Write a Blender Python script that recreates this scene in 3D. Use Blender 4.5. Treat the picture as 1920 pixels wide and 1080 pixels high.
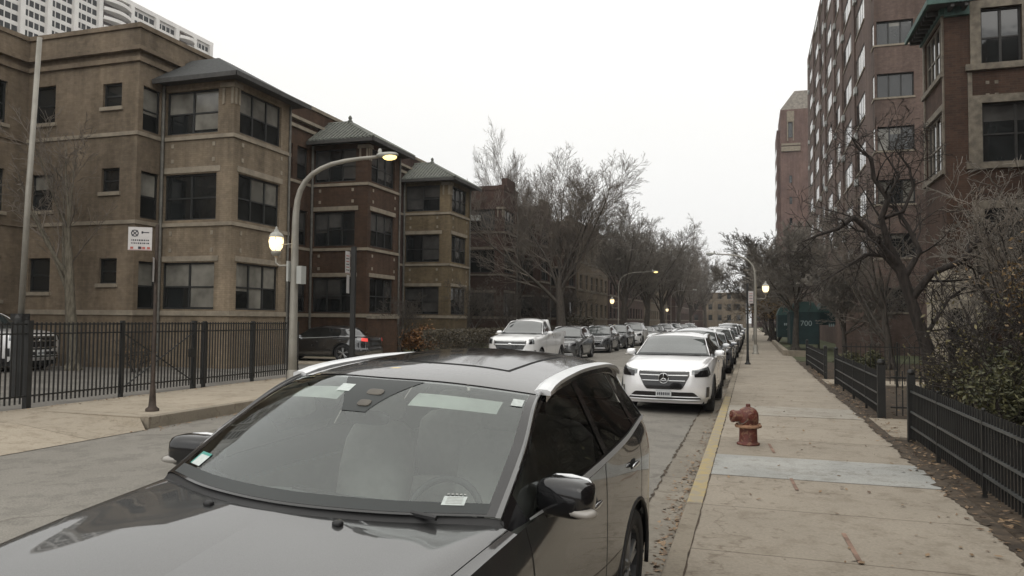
import bpy, math, random
import numpy as np
from mathutils import Vector, Matrix
R = math.radians
C = bpy.context.scene.collection
scn = bpy.context.scene
for o in list(bpy.data.objects): bpy.data.objects.remove(o)
rnd = random.Random(7)

# ------------------------------------------------------------------ camera
F_PX, EYE, HORIZON_SLOPE, VX, VY = 1413., 1.87, 0.009, 1409., 603.
_r = math.atan(HORIZON_SLOPE)
_dx, _dy = VX - 960, VY - 540
_X, _Y = _dx*math.cos(_r)+_dy*math.sin(_r), -_dx*math.sin(_r)+_dy*math.cos(_r)
PITCH = math.atan(_Y/F_PX); YAW = math.atan(_X/math.hypot(F_PX, _Y))
_rz = Matrix.Rotation(YAW, 3, 'Z')
_fw = _rz @ Vector((0, math.cos(PITCH), math.sin(PITCH))); _rt = _rz @ Vector((1, 0, 0)); _up = _rt.cross(_fw)
_rt2 = math.cos(_r)*_rt + math.sin(_r)*_up; _up2 = -math.sin(_r)*_rt + math.cos(_r)*_up
cd = bpy.data.cameras.new('camera'); cam = bpy.data.objects.new('camera', cd); C.objects.link(cam)
m = Matrix((( _rt2.x, _up2.x, -_fw.x), (_rt2.y, _up2.y, -_fw.y), (_rt2.z, _up2.z, -_fw.z))).to_4x4()
m.translation = Vector((0, 0, EYE)); cam.matrix_world = m
cd.sensor_width = 36; cd.lens = F_PX/1920*36; cd.clip_start = .05; cd.clip_end = 3000
scn.camera = cam
# ------------------------------------------------------------------ overcast sky and weak sun
w = bpy.data.worlds.new('World'); scn.world = w; w.use_nodes = True
nt = w.node_tree; nt.nodes.clear()
sky = nt.nodes.new('ShaderNodeTexSky'); sky.sky_type = 'NISHITA'; sky.sun_disc = False
sky.sun_elevation = R(38); sky.sun_rotation = R(200); sky.air_density = 1.0; sky.dust_density = 2.0
hs = nt.nodes.new('ShaderNodeHueSaturation'); hs.inputs['Saturation'].default_value = .10; hs.inputs['Value'].default_value = .13
mx = nt.nodes.new('ShaderNodeMix'); mx.data_type = 'RGBA'; mx.blend_type = 'MIX'; mx.inputs[0].default_value = .8
tc = nt.nodes.new('ShaderNodeTexCoord'); sp = nt.nodes.new('ShaderNodeSeparateXYZ')
rp = nt.nodes.new('ShaderNodeValToRGB')
rp.color_ramp.elements[0].position = 0.0; rp.color_ramp.elements[0].color = (.885, .885, .875, 1)
rp.color_ramp.elements[1].position = 1.0; rp.color_ramp.elements[1].color = (1.90, 1.86, 1.76, 1)
cl = nt.nodes.new('ShaderNodeTexNoise'); cl.inputs['Scale'].default_value = 1.6; cl.inputs['Detail'].default_value = 3
cm = nt.nodes.new('ShaderNodeMath'); cm.operation = 'MULTIPLY_ADD'; cm.inputs[1].default_value = .16; 
ad = nt.nodes.new('ShaderNodeMath'); ad.operation = 'SUBTRACT'; ad.inputs[1].default_value = .06
nt.links.new(tc.outputs['Generated'], sp.inputs[0]); nt.links.new(tc.outputs['Generated'], cl.inputs['Vector'])
nt.links.new(cl.outputs['Fac'], cm.inputs[0]); nt.links.new(sp.outputs['Z'], cm.inputs[2])
nt.links.new(cm.outputs[0], ad.inputs[0]); nt.links.new(ad.outputs[0], rp.inputs[0])
bg = nt.nodes.new('ShaderNodeBackground'); bg.inputs['Strength'].default_value = 1.0
ow = nt.nodes.new('ShaderNodeOutputWorld')
nt.links.new(sky.outputs[0], hs.inputs['Color']); nt.links.new(hs.outputs[0], mx.inputs[6]); nt.links.new(rp.outputs[0], mx.inputs[7])
nt.links.new(mx.outputs[2], bg.inputs[0]); nt.links.new(bg.outputs[0], ow.inputs[0])
sd = bpy.data.lights.new('sun', 'SUN'); sd.energy = .4; sd.angle = R(40); sd.color = (1, .96, .9)
sun = bpy.data.objects.new('sun', sd); C.objects.link(sun); sun.rotation_euler = (R(52), 0, R(200-180))
scn.view_settings.view_transform = 'Standard'; scn.view_settings.look = 'None'
scn.view_settings.exposure = 0.0; scn.view_settings.gamma = 1.0
scn.render.engine = 'CYCLES'
scn.cycles.max_bounces = 6; scn.cycles.transparent_max_bounces = 12

# ------------------------------------------------------------------ materials
M = {}
def base_mat(name):
    m = bpy.data.materials.new(name); m.use_nodes = True; nt = m.node_tree
    b = nt.nodes['Principled BSDF']; M[name] = m
    return m, nt, b
def N(nt, t, **k):
    n = nt.nodes.new(t)
    for a, v in k.items():
        if hasattr(n, a): setattr(n, a, v)
        else: n.inputs[a.replace('_', ' ')].default_value = v
    return n
def noise_mix(nt, vec, scale, c1, c2, lo=.35, hi=.65, detail=5, rough=.6):
    n = N(nt, 'ShaderNodeTexNoise'); n.inputs['Scale'].default_value = scale; n.inputs['Detail'].default_value = detail
    n.inputs['Roughness'].default_value = rough
    if vec: nt.links.new(vec, n.inputs['Vector'])
    r = N(nt, 'ShaderNodeValToRGB'); r.color_ramp.elements[0].position = lo; r.color_ramp.elements[1].position = hi
    r.color_ramp.elements[0].color = (*c1, 1); r.color_ramp.elements[1].color = (*c2, 1)
    nt.links.new(n.outputs['Fac'], r.inputs[0]); return r.outputs[0]
def mixc(nt, a, b, fac, mode='MULTIPLY'):
    x = N(nt, 'ShaderNodeMix'); x.data_type = 'RGBA'; x.blend_type = mode
    if isinstance(fac, float): x.inputs[0].default_value = fac
    else: nt.links.new(fac, x.inputs[0])
    for v, i in ((a, 6), (b, 7)):
        if isinstance(v, tuple): x.inputs[i].default_value = (*v, 1)
        else: nt.links.new(v, x.inputs[i])
    return x.outputs[2]
def bump(nt, b, h, strength, dist=.01):
    n = N(nt, 'ShaderNodeBump'); n.inputs['Strength'].default_value = strength; n.inputs['Distance'].default_value = dist
    nt.links.new(h, n.inputs['Height']); nt.links.new(n.outputs[0], b.inputs['Normal'])
def simple(name, col, rough=.6, metal=0., spec=.5, var=.25, scale=6., coat=0., obj=False):
    m, nt, b = base_mat(name)
    b.inputs['Roughness'].default_value = rough; b.inputs['Metallic'].default_value = metal
    b.inputs['Specular IOR Level'].default_value = spec; b.inputs['Coat Weight'].default_value = coat
    if var:
        t = N(nt, 'ShaderNodeTexCoord')
        c = noise_mix(nt, t.outputs['Object'], scale, tuple(x*(1-var) for x in col), tuple(min(1, x*(1+var)) for x in col))
        nt.links.new(c, b.inputs['Base Color'])
    else: b.inputs['Base Color'].default_value = (*col, 1)
    return m
def brick(name, c1, c2, mortar, stain=.35, bw=.21, bh=.072):
    m, nt, b = base_mat(name)
    g = N(nt, 'ShaderNodeNewGeometry'); s = N(nt, 'ShaderNodeSeparateXYZ'); nt.links.new(g.outputs['Position'], s.inputs[0])
    a = N(nt, 'ShaderNodeMath'); a.operation = 'ADD'; nt.links.new(s.outputs['X'], a.inputs[0]); nt.links.new(s.outputs['Y'], a.inputs[1])
    cb = N(nt, 'ShaderNodeCombineXYZ'); nt.links.new(a.outputs[0], cb.inputs[0]); nt.links.new(s.outputs['Z'], cb.inputs[1])
    bt = N(nt, 'ShaderNodeTexBrick'); nt.links.new(cb.outputs[0], bt.inputs['Vector'])
    bt.inputs['Scale'].default_value = 1; bt.inputs['Brick Width'].default_value = bw; bt.inputs['Row Height'].default_value = bh
    bt.inputs['Mortar Size'].default_value = .008; bt.inputs['Color1'].default_value = (*c1, 1); bt.inputs['Color2'].default_value = (*c2, 1)
    bt.inputs['Mortar'].default_value = (*mortar, 1); bt.inputs['Bias'].default_value = -.1; bt.inputs['Mortar Smooth'].default_value = .3
    v = noise_mix(nt, g.outputs['Position'], .55, (1-stain,)*3, (1.12, 1.1, 1.06), .3, .75)
    v2 = noise_mix(nt, g.outputs['Position'], 5, (.82,)*3, (1.12,)*3, .3, .7)
    mp = N(nt, 'ShaderNodeMapping'); mp.inputs['Scale'].default_value = (2.2, 2.2, .18); nt.links.new(g.outputs['Position'], mp.inputs[0])
    v3 = noise_mix(nt, mp.outputs[0], 1.0, (.8, .79, .77), (1.08, 1.07, 1.06), .35, .6)
    c = mixc(nt, bt.outputs['Color'], v, 1.0); c = mixc(nt, c, v2, 1.0); c = mixc(nt, c, v3, 1.0)
    nt.links.new(c, b.inputs['Base Color']); b.inputs['Roughness'].default_value = .9; b.inputs['Specular IOR Level'].default_value = .2
    bump(nt, b, bt.outputs['Fac'], -.25, .006)
    return m
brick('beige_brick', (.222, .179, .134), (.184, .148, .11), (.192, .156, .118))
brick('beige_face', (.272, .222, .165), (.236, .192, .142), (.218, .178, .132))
brick('red_brick', (.095, .056, .038), (.07, .044, .031), (.082, .061, .045))
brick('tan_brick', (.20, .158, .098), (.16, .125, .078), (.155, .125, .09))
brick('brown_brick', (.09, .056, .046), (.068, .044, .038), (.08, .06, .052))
brick('maroon_brick', (.172, .129, .112), (.138, .102, .09), (.15, .11, .098))
brick('tower_brick', (.20, .135, .12), (.155, .105, .095), (.19, .135, .12))
brick('dark_red_brick', (.085, .050, .037), (.060, .038, .030), (.08, .062, .05))
brick('far_brick', (.2, .16, .115), (.16, .13, .095), (.16, .13, .1))
simple('limestone', (.25, .215, .165), .85, var=.18, scale=3)
simple('old_stone', (.165, .143, .112), .9, var=.3, scale=5)
simple('white_concrete', (.72, .70, .67), .9, var=.06, scale=.3)
simple('window_frame', (.02, .021, .02), .55, var=.15)
simple('dark_frame', (.022, .02, .018), .6, var=.15)
simple('cream_frame', (.17, .148, .12), .7, var=.12)
simple('downspout', (.12, .115, .10), .6)
simple('shingle', (.04, .042, .042), .85, var=.35, scale=12)
simple('fascia', (.045, .043, .04), .6)
simple('copper_green', (.05, .095, .082), .7, var=.3, scale=4)
def tile_mat():
    m, nt, b = base_mat('green_tile')
    t = N(nt, 'ShaderNodeNewGeometry')
    c = noise_mix(nt, t.outputs['Position'], 7, (.07, .075, .062), (.13, .135, .115)); nt.links.new(c, b.inputs['Base Color'])
    b.inputs['Roughness'].default_value = .6
tile_mat()
def pane_mat(name, col, rough, spec=.9, ior=1.5):
    m, nt, b = base_mat(name); t = N(nt, 'ShaderNodeNewGeometry')
    c = noise_mix(nt, t.outputs['Position'], .9, tuple(x*.55 for x in col), tuple(x*1.35 for x in col), .35, .7, 3)
    nt.links.new(c, b.inputs['Base Color']); b.inputs['Roughness'].default_value = rough; b.inputs['IOR'].default_value = ior
    b.inputs['Specular IOR Level'].default_value = spec
    n = N(nt, 'ShaderNodeTexNoise'); n.inputs['Scale'].default_value = 1.3; n.inputs['Detail'].default_value = 2
    nt.links.new(t.outputs['Position'], n.inputs['Vector']); bump(nt, b, n.outputs['Fac'], .12, .03)
pane_mat('pane', (.018, .02, .02), .05)
pane_mat('pane_blind', (.20, .192, .168), .12, .6)
pane_mat('pane_shade', (.07, .068, .064), .1, .7)
pane_mat('pane_curtain', (.36, .35, .32), .12, .8); simple('porch_stone', (.36, .32, .25), .9, var=.3, scale=7); pane_mat('pane_dull', (.016, .017, .016), .22, .3, 1.3)
def asphalt():
    m, nt, b = base_mat('asphalt'); g = N(nt, 'ShaderNodeNewGeometry')
    c = noise_mix(nt, g.outputs['Position'], .35, (.178, .166, .145), (.228, .213, .187), .35, .65, 6)
    c2 = noise_mix(nt, g.outputs['Position'], 60, (.7,)*3, (1.25,)*3, .3, .7, 3)
    c3 = noise_mix(nt, g.outputs['Position'], 2.2, (.86,)*3, (1.05,)*3, .42, .5, 8, .7)
    c = mixc(nt, mixc(nt, c, c2, 1.0), c3, 1.0)
    # cracks
    nz = N(nt, 'ShaderNodeTexNoise'); nz.inputs['Scale'].default_value = 1.3; nt.links.new(g.outputs['Position'], nz.inputs['Vector'])
    mv = mixc(nt, g.outputs['Position'], nz.outputs['Color'], .9, 'ADD')
    vo = N(nt, 'ShaderNodeTexVoronoi'); vo.feature = 'DISTANCE_TO_EDGE'; vo.inputs['Scale'].default_value = .17; nt.links.new(mv, vo.inputs['Vector'])
    r = N(nt, 'ShaderNodeValToRGB'); r.color_ramp.elements[0].color = (.66, .64, .62, 1); r.color_ramp.elements[1].color = (1, 1, 1, 1)
    r.color_ramp.elements[0].position = .0; r.color_ramp.elements[1].position = .008; nt.links.new(vo.outputs['Distance'], r.inputs[0])
    c = mixc(nt, c, r.outputs[0], 1.0)
    nt.links.new(c, b.inputs['Base Color']); b.inputs['Roughness'].default_value = .85
    n = N(nt, 'ShaderNodeTexNoise'); n.inputs['Scale'].default_value = 90; nt.links.new(g.outputs['Position'], n.inputs['Vector']); bump(nt, b, n.outputs['Fac'], .5, .01)
asphalt()
def concrete(name, ca, cb_, period=1.45, off=8.86, dark=.55, xj=None):
    m, nt, b = base_mat(name); g = N(nt, 'ShaderNodeNewGeometry'); s = N(nt, 'ShaderNodeSeparateXYZ'); nt.links.new(g.outputs['Position'], s.inputs[0])
    c = noise_mix(nt, g.outputs['Position'], .8, ca, cb_, .3, .7, 6)
    c2 = noise_mix(nt, g.outputs['Position'], 40, (.86,)*3, (1.1,)*3, .3, .7, 3)
    c3 = noise_mix(nt, g.outputs['Position'], 3.1, (.8, .78, .75), (1.03,)*3, .36, .5, 9, .7)
    c = mixc(nt, mixc(nt, c, c2, 1.0), c3, 1.0)
    nq = N(nt, 'ShaderNodeTexNoise'); nq.inputs['Scale'].default_value = 2.3; nq.inputs['Detail'].default_value = 6; nt.links.new(g.outputs['Position'], nq.inputs['Vector'])
    vo = N(nt, 'ShaderNodeTexVoronoi'); vo.feature = 'DISTANCE_TO_EDGE'; vo.inputs['Scale'].default_value = .33; nt.links.new(mixc(nt, g.outputs['Position'], nq.outputs['Color'], 1.0, 'ADD'), vo.inputs['Vector'])
    rq = N(nt, 'ShaderNodeValToRGB'); rq.color_ramp.elements[0].color = (.62, .58, .54, 1); rq.color_ramp.elements[1].color = (1, 1, 1, 1); rq.color_ramp.elements[0].position = .0; rq.color_ramp.elements[1].position = .006; nt.links.new(vo.outputs['Distance'], rq.inputs[0])
    c = mixc(nt, c, rq.outputs[0], .7)
    sg_ = noise_mix(nt, g.outputs['Position'], 9, (.72, .69, .66), (1, 1, 1), .30, .36, 3, .5); c = mixc(nt, c, sg_, .8)
    if period:
        nzz = N(nt, 'ShaderNodeTexNoise'); nzz.inputs['Scale'].default_value = 3; nt.links.new(g.outputs['Position'], nzz.inputs['Vector'])
        ms = N(nt, 'ShaderNodeMath'); ms.operation = 'MULTIPLY_ADD'; ms.inputs[1].default_value = .03; nt.links.new(nzz.outputs['Fac'], ms.inputs[0]); nt.links.new(s.outputs['Y'], ms.inputs[2])
        sb = N(nt, 'ShaderNodeMath'); sb.operation = 'SUBTRACT'; sb.inputs[1].default_value = off; nt.links.new(ms.outputs[0], sb.inputs[0])
        md = N(nt, 'ShaderNodeMath'); md.operation = 'PINGPONG'; md.inputs[1].default_value = period/2; nt.links.new(sb.outputs[0], md.inputs[0])
        r = N(nt, 'ShaderNodeValToRGB'); r.color_ramp.elements[0].color = (dark, dark*.95, dark*.9, 1); r.color_ramp.elements[1].color = (1, 1, 1, 1)
        r.color_ramp.elements[0].position = .004; r.color_ramp.elements[1].position = .016; nt.links.new(md.outputs[0], r.inputs[0])
        c = mixc(nt, c, r.outputs[0], 1.0)
        fl = N(nt, 'ShaderNodeMath'); fl.operation = 'DIVIDE'; fl.inputs[1].default_value = period; nt.links.new(sb.outputs[0], fl.inputs[0])
        f2 = N(nt, 'ShaderNodeMath'); f2.operation = 'FLOOR'; nt.links.new(fl.outputs[0], f2.inputs[0])
        wn = N(nt, 'ShaderNodeTexWhiteNoise'); wn.noise_dimensions = '1D'; nt.links.new(f2.outputs[0], wn.inputs['W'])
        mr = N(nt, 'ShaderNodeMapRange'); mr.inputs['To Min'].default_value = .92; mr.inputs['To Max'].default_value = 1.06; nt.links.new(wn.outputs['Value'], mr.inputs[0])
        cc = N(nt, 'ShaderNodeCombineColor'); [nt.links.new(mr.outputs[0], cc.inputs[i]) for i in range(3)]
        c = mixc(nt, c, cc.outputs[0], 1.0)
    nt.links.new(c, b.inputs['Base Color']); b.inputs['Roughness'].default_value = .9
    n = N(nt, 'ShaderNodeTexNoise'); n.inputs['Scale'].default_value = 50; nt.links.new(g.outputs['Position'], n.inputs['Vector']); bump(nt, b, n.outputs['Fac'], .35, .006)
concrete('sidewalk', (.275, .24, .192), (.335, .293, .237))
concrete('sidewalk_far', (.30, .258, .2), (.36, .312, .245), 1.55, 3.)
concrete('kerb', (.235, .205, .16), (.29, .25, .195), 3.1, 7.4, .6)
concrete('gutter', (.19, .17, .14), (.25, .225, .185), 3.1, 6.4, .6)
concrete('new_concrete', (.26, .262, .248), (.39, .388, .365), 0)
concrete('pale_concrete', (.31, .285, .245), (.37, .34, .29), 0)
def paint_kerb():
    m, nt, b = base_mat('yellow_kerb'); g = N(nt, 'ShaderNodeNewGeometry')
    n = N(nt, 'ShaderNodeTexNoise'); n.inputs['Scale'].default_value = 9; n.inputs['Detail'].default_value = 9; nt.links.new(g.outputs['Position'], n.inputs['Vector'])
    r = N(nt, 'ShaderNodeValToRGB'); r.color_ramp.elements[0].position = .38; r.color_ramp.elements[1].position = .56; nt.links.new(n.outputs['Fac'], r.inputs[0])
    c = mixc(nt, (.38, .295, .135), (.30, .26, .19), r.outputs[0], 'MIX'); nt.links.new(c, b.inputs['Base Color']); b.inputs['Roughness'].default_value = .8
paint_kerb()
simple('soil', (.062, .045, .03), .95, var=.5, scale=7)
simple('lawn', (.062, .07, .03), .95, var=.5, scale=3)
simple('lot', (.15, .14, .125), .9, var=.25, scale=1.2)
simple('rust_mark', (.24, .155, .115), .9, var=.3)
def leafmat(name, c1, c2):
    m, nt, b = base_mat(name); g = N(nt, 'ShaderNodeNewGeometry')
    wn = N(nt, 'ShaderNodeValToRGB'); wn.color_ramp.elements[0].color = (*c1, 1); wn.color_ramp.elements[1].color = (*c2, 1)
    nt.links.new(g.outputs['Random Per Island'], wn.inputs[0]); nt.links.new(wn.outputs[0], b.inputs['Base Color']); b.inputs['Roughness'].default_value = .6
leafmat('litter', (.09, .05, .025), (.30, .2, .11))
leafmat('green_leaf', (.028, .033, .014), (.125, .12, .052))
leafmat('olive_leaf', (.045, .04, .015), (.19, .16, .07))
leafmat('brown_leaf', (.06, .04, .018), (.24, .15, .06))
leafmat('orange_leaf', (.11, .05, .018), (.30, .15, .055))
leafmat('hedge_leaf', (.03, .024, .014), (.075, .06, .035))
def barkmat(name, c1, c2):
    m, nt, b = base_mat(name); g = N(nt, 'ShaderNodeNewGeometry')
    mp = N(nt, 'ShaderNodeMapping'); mp.inputs['Scale'].default_value = (14, 14, 2.5); nt.links.new(g.outputs['Position'], mp.inputs[0])
    c = noise_mix(nt, mp.outputs[0], 1.5, c1, c2); nt.links.new(c, b.inputs['Base Color']); b.inputs['Roughness'].default_value = .95
    n = N(nt, 'ShaderNodeTexNoise'); n.inputs['Scale'].default_value = 2; nt.links.new(mp.outputs[0], n.inputs['Vector']); bump(nt, b, n.outputs['Fac'], .8, .02)
barkmat('bark', (.04, .034, .028), (.10, .085, .07))
barkmat('dark_bark', (.018, .015, .013), (.05, .04, .034))
barkmat('pale_bark', (.08, .07, .05), (.17, .15, .115))
simple('twig', (.16, .136, .112), .95, var=.3, scale=2)
simple('twig_grey', (.20, .18, .155), .95, var=.3, scale=2)
simple('iron', (.014, .014, .013), .5, var=.3, scale=3)
simple('rail_grey', (.06, .065, .065), .4, var=.3, scale=3)
simple('galvanised', (.30, .285, .25), .55, metal=.35, var=.15, scale=2)
simple('steel_dark', (.11, .10, .085), .5, metal=.3)
simple('brown_post', (.05, .035, .026), .7, var=.4)
simple('sign_white', (.58, .56, .55), .5, var=.06)
simple('sign_red', (.42, .1, .08), .5, var=.1)
simple('sign_ink', (.03, .03, .04), .6, var=0)
simple('sign_back', (.38, .39, .37), .5, var=.05)
simple('canopy_cloth', (.011, .03, .031), .8, var=.25, scale=2)
simple('canopy_roof', (.035, .075, .07), .8, var=.2, scale=2)
simple('canopy_text', (.27, .33, .33), .8, var=0)
def hydrant_mat():
    m, nt, b = base_mat('hydrant_red'); g = N(nt, 'ShaderNodeTexCoord')
    c = noise_mix(nt, g.outputs['Object'], 9, (.135, .033, .023), (.09, .027, .018), .4, .6)
    n = N(nt, 'ShaderNodeTexNoise'); n.inputs['Scale'].default_value = 22; n.inputs['Detail'].default_value = 6; nt.links.new(g.outputs['Object'], n.inputs['Vector'])
    r = N(nt, 'ShaderNodeValToRGB'); r.color_ramp.elements[0].position = .54; r.color_ramp.elements[1].position = .60; nt.links.new(n.outputs['Fac'], r.inputs[0])
    c = mixc(nt, c, (.2, .1, .06), r.outputs[0], 'MIX'); nt.links.new(c, b.inputs['Base Color']); b.inputs['Roughness'].default_value = .55
hydrant_mat()
simple('hydrant_rust', (.27, .15, .09), .8, var=.35, scale=14)
def emis(name, col, s):
    m, nt, b = base_mat(name); b.inputs['Base Color'].default_value = (*col, 1)
    b.inputs['Emission Color'].default_value = (*col, 1); b.inputs['Emission Strength'].default_value = s
emis('lamp_glow', (1, .80, .46), 1.7); emis('cobra_glow', (1, .76, .28), 2.2)
simple('lamp_cap', (.36, .36, .33), .5)
# car materials
def paint():
    m, nt, b = base_mat('car_paint'); oi = N(nt, 'ShaderNodeObjectInfo')
    nt.links.new(oi.outputs['Color'], b.inputs['Base Color']); b.inputs['Roughness'].default_value = .35; b.inputs['Metallic'].default_value = .15
    b.inputs['Coat Weight'].default_value = 1; b.inputs['Coat Roughness'].default_value = .03; b.inputs['Coat IOR'].default_value = 2.055
    m, nt, b = base_mat('metallic_grey'); g = N(nt, 'ShaderNodeTexCoord')
    c = noise_mix(nt, g.outputs['Object'], 400, (.03, .031, .032), (.05, .051, .052), .4, .6, 1)
    d = noise_mix(nt, g.outputs['Object'], 2.5, (.95, .95, .94), (1.08, 1.07, 1.04), .35, .7, 6)
    nt.links.new(mixc(nt, c, d, 1.0), b.inputs['Base Color'])
    b.inputs['Roughness'].default_value = .45; b.inputs['Metallic'].default_value = .5
    b.inputs['Coat Weight'].default_value = 1; b.inputs['Coat Roughness'].default_value = .025; b.inputs['Coat IOR'].default_value = 2.05
paint()
simple('black_plastic', (.018, .018, .019), .5, var=.2)
simple('gloss_black', (.01, .01, .011), .12, var=0, coat=.5)
simple('rubber', (.016, .016, .017), .8, var=.2)
simple('chrome', (.62, .63, .64), .16, metal=1, var=0)
simple('satin_silver', (.80, .81, .82), .38, metal=.75, var=.03)
simple('alloy', (.33, .335, .34), .35, metal=.8, var=.1)
simple('wheel_trim', (.06, .06, .06)); simple('seat', (.40, .39, .37), .8, var=.15)
simple('dash', (.13, .135, .135), .7, var=.15); simple('cabin', (.22, .22, .2), .7, var=.15)
simple('light_trim', (.75, .75, .72), .9, var=.08)
simple('sensor', (.045, .05, .05), .5, var=0, spec=.35)
simple('sticker', (.55, .6, .58), .5, var=.1, scale=60)
simple('sticker_green', (.06, .30, .25), .5, var=0)
simple('underbody', (.008, .008, .008), .9, var=0)
pane_mat('car_glass', (.045, .055, .055), .04, 1.0, 1.75)
pane_mat('car_glass_side', (.012, .013, .013), .04, 1.0, 1.5)
simple('lamp_lens', (.16, .17, .175), .1, metal=.5, var=.5, scale=22, coat=1)
emis('tail_lit', (.75, .07, .06), .55)
simple('tail_lens', (.22, .015, .012), .15, var=.1, coat=1)
simple('amber_lens', (.35, .33, .30), .2, var=.1, coat=.6)
simple('plate', (.5, .52, .52), .5, var=.12, scale=30)
simple('orange_lens', (.5, .15, .03), .3)
def thin_glass(name, tint, ior, rough=.02):
    m = bpy.data.materials.new(name); m.use_nodes = True; nt = m.node_tree; nt.nodes.clear(); M[name] = m
    o = N(nt, 'ShaderNodeOutputMaterial'); t = N(nt, 'ShaderNodeBsdfTransparent'); t.inputs[0].default_value = (*tint, 1)
    g = N(nt, 'ShaderNodeBsdfGlossy'); g.inputs['Roughness'].default_value = rough; g.inputs[0].default_value = (.93, .97, .96, 1)
    f = N(nt, 'ShaderNodeFresnel'); f.inputs[0].default_value = ior; x = N(nt, 'ShaderNodeMixShader')
    nt.links.new(f.outputs[0], x.inputs[0]); nt.links.new(t.outputs[0], x.inputs[1]); nt.links.new(g.outputs[0], x.inputs[2]); nt.links.new(x.outputs[0], o.inputs[0])
thin_glass('windshield_glass', (.86, .94, .91), 2.0); thin_glass('side_glass', (.42, .43, .42), 1.5)
thin_glass('lantern_glass', (.9, .88, .8), 1.4)

# ------------------------------------------------------------------ object helpers
ORG = {}
def props(o, label=None, cat=None, group=None, kind=None):
    for k, v in (('label', label), ('category', cat), ('group', group), ('kind', kind)):
        if v: o[k] = v
    return o
def thing(name, label, cat, loc=(0, 0, 0), rot=(0, 0, 0), group=None, local=False):
    o = bpy.data.objects.new(name, None); C.objects.link(o); o.empty_display_size = .3
    o.location = loc; o.rotation_euler = rot; ORG[o] = (0, 0, 0) if local else tuple(loc)
    return props(o, label, cat, group)
class MB:
    def __init__(s): s.v = []; s.f = []; s.m = []
    def add(s, vs, fs, mi=0):
        n = len(s.v); s.v += [tuple(v) for v in vs]; s.f += [tuple(n+i for i in f) for f in fs]; s.m += [mi]*len(fs); return s
    def quad(s, a, b, c, d, mi=0): return s.add([a, b, c, d], [(0, 1, 2, 3)], mi)
    def box(s, x0, x1, y0, y1, z0, z1, mi=0):
        return s.add([(x, y, z) for z in (z0, z1) for y in (y0, y1) for x in (x0, x1)],
                     [(0, 2, 3, 1), (4, 5, 7, 6), (0, 1, 5, 4), (2, 6, 7, 3), (0, 4, 6, 2), (1, 3, 7, 5)], mi)
    def bar(s, p, q, r0, r1=None, n=6, mi=0, cap=True):
        p = Vector(p); q = Vector(q); r1 = r0 if r1 is None else r1
        d = (q-p).normalized(); a = d.orthogonal().normalized(); b = d.cross(a)
        vs = []
        for c, r in ((p, r0), (q, r1)):
            for i in range(n):
                t = 2*math.pi*i/n; vs.append(c+(a*math.cos(t)+b*math.sin(t))*r)
        fs = [(i, (i+1) % n, n+(i+1) % n, n+i) for i in range(n)]
        if cap: fs += [tuple(range(n))[::-1], tuple(range(n, 2*n))]
        return s.add(vs, fs, mi)
    def tube(s, pts, r, n=8, mi=0):
        pts = [Vector(p) for p in pts]; rs = r if isinstance(r, (list, tuple)) else [r]*len(pts)
        vs = []; a = None
        for i, p in enumerate(pts):
            d = (pts[min(i+1, len(pts)-1)]-pts[max(i-1, 0)]).normalized()
            a = (d.orthogonal() if a is None else a-d*a.dot(d)).normalized(); b = d.cross(a)
            for k in range(n):
                t = 2*math.pi*k/n; vs.append(p+(a*math.cos(t)+b*math.sin(t))*rs[i])
        fs = [(i*n+k, i*n+(k+1) % n, (i+1)*n+(k+1) % n, (i+1)*n+k) for i in range(len(pts)-1) for k in range(n)]
        fs += [tuple(range(n))[::-1], tuple(range((len(pts)-1)*n, len(pts)*n))]
        return s.add(vs, fs, mi)
    def lathe(s, prof, c=(0, 0, 0), n=20, axis='z', mi=0):
        vs = []
        for r, h in prof:
            for k in range(n):
                t = 2*math.pi*k/n; x, y = r*math.cos(t), r*math.sin(t)
                vs.append({'z': (c[0]+x, c[1]+y, c[2]+h), 'x': (c[0]+h, c[1]+x, c[2]+y), 'y': (c[0]+x, c[1]+h, c[2]+y)}[axis])
        fs = [(i*n+k, i*n+(k+1) % n, (i+1)*n+(k+1) % n, (i+1)*n+k) for i in range(len(prof)-1) for k in range(n)]
        return s.add(vs, fs, mi)
    def sup(s, c, r, e=.5, n=16, mi=0, rot=None):
        """rounded box (superellipsoid)"""
        vs = []; f = lambda w: math.copysign(abs(w)**e, w)
        for i in range(n//2+1):
            ph = -math.pi/2+math.pi*i/(n//2)
            for k in range(n):
                th = 2*math.pi*k/n
                p = Vector((r[0]*f(math.cos(ph))*f(math.cos(th)), r[1]*f(math.cos(ph))*f(math.sin(th)), r[2]*f(math.sin(ph))))
                if rot is not None: p = rot @ p
                vs.append(p+Vector(c))
        fs = [(i*n+k, i*n+(k+1) % n, (i+1)*n+(k+1) % n, (i+1)*n+k) for i in range(n//2) for k in range(n)]
        return s.add(vs, fs, mi)
    def build(s, name, mats, parent=None, smooth=False, **kw):
        o0 = Vector(ORG.get(parent, (0, 0, 0))) if parent else Vector((0, 0, 0))
        me = bpy.data.meshes.new(name)
        me.from_pydata([tuple(Vector(v)-o0) for v in s.v], [], s.f)
        if isinstance(mats, str): mats = [mats]
        for k in mats: me.materials.append(M[k])
        if len(mats) > 1: me.polygons.foreach_set('material_index', s.m)
        if smooth: me.polygons.foreach_set('use_smooth', [True]*len(me.polygons))
        me.validate(); me.update()
        o = bpy.data.objects.new(name, me); C.objects.link(o)
        if parent: o.parent = parent; ORG[o] = tuple(o0)
        else: ORG[o] = (0, 0, 0)
        return props(o, **kw)
def kids(o): return [c for c in bpy.data.objects if c.parent == o]
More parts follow.
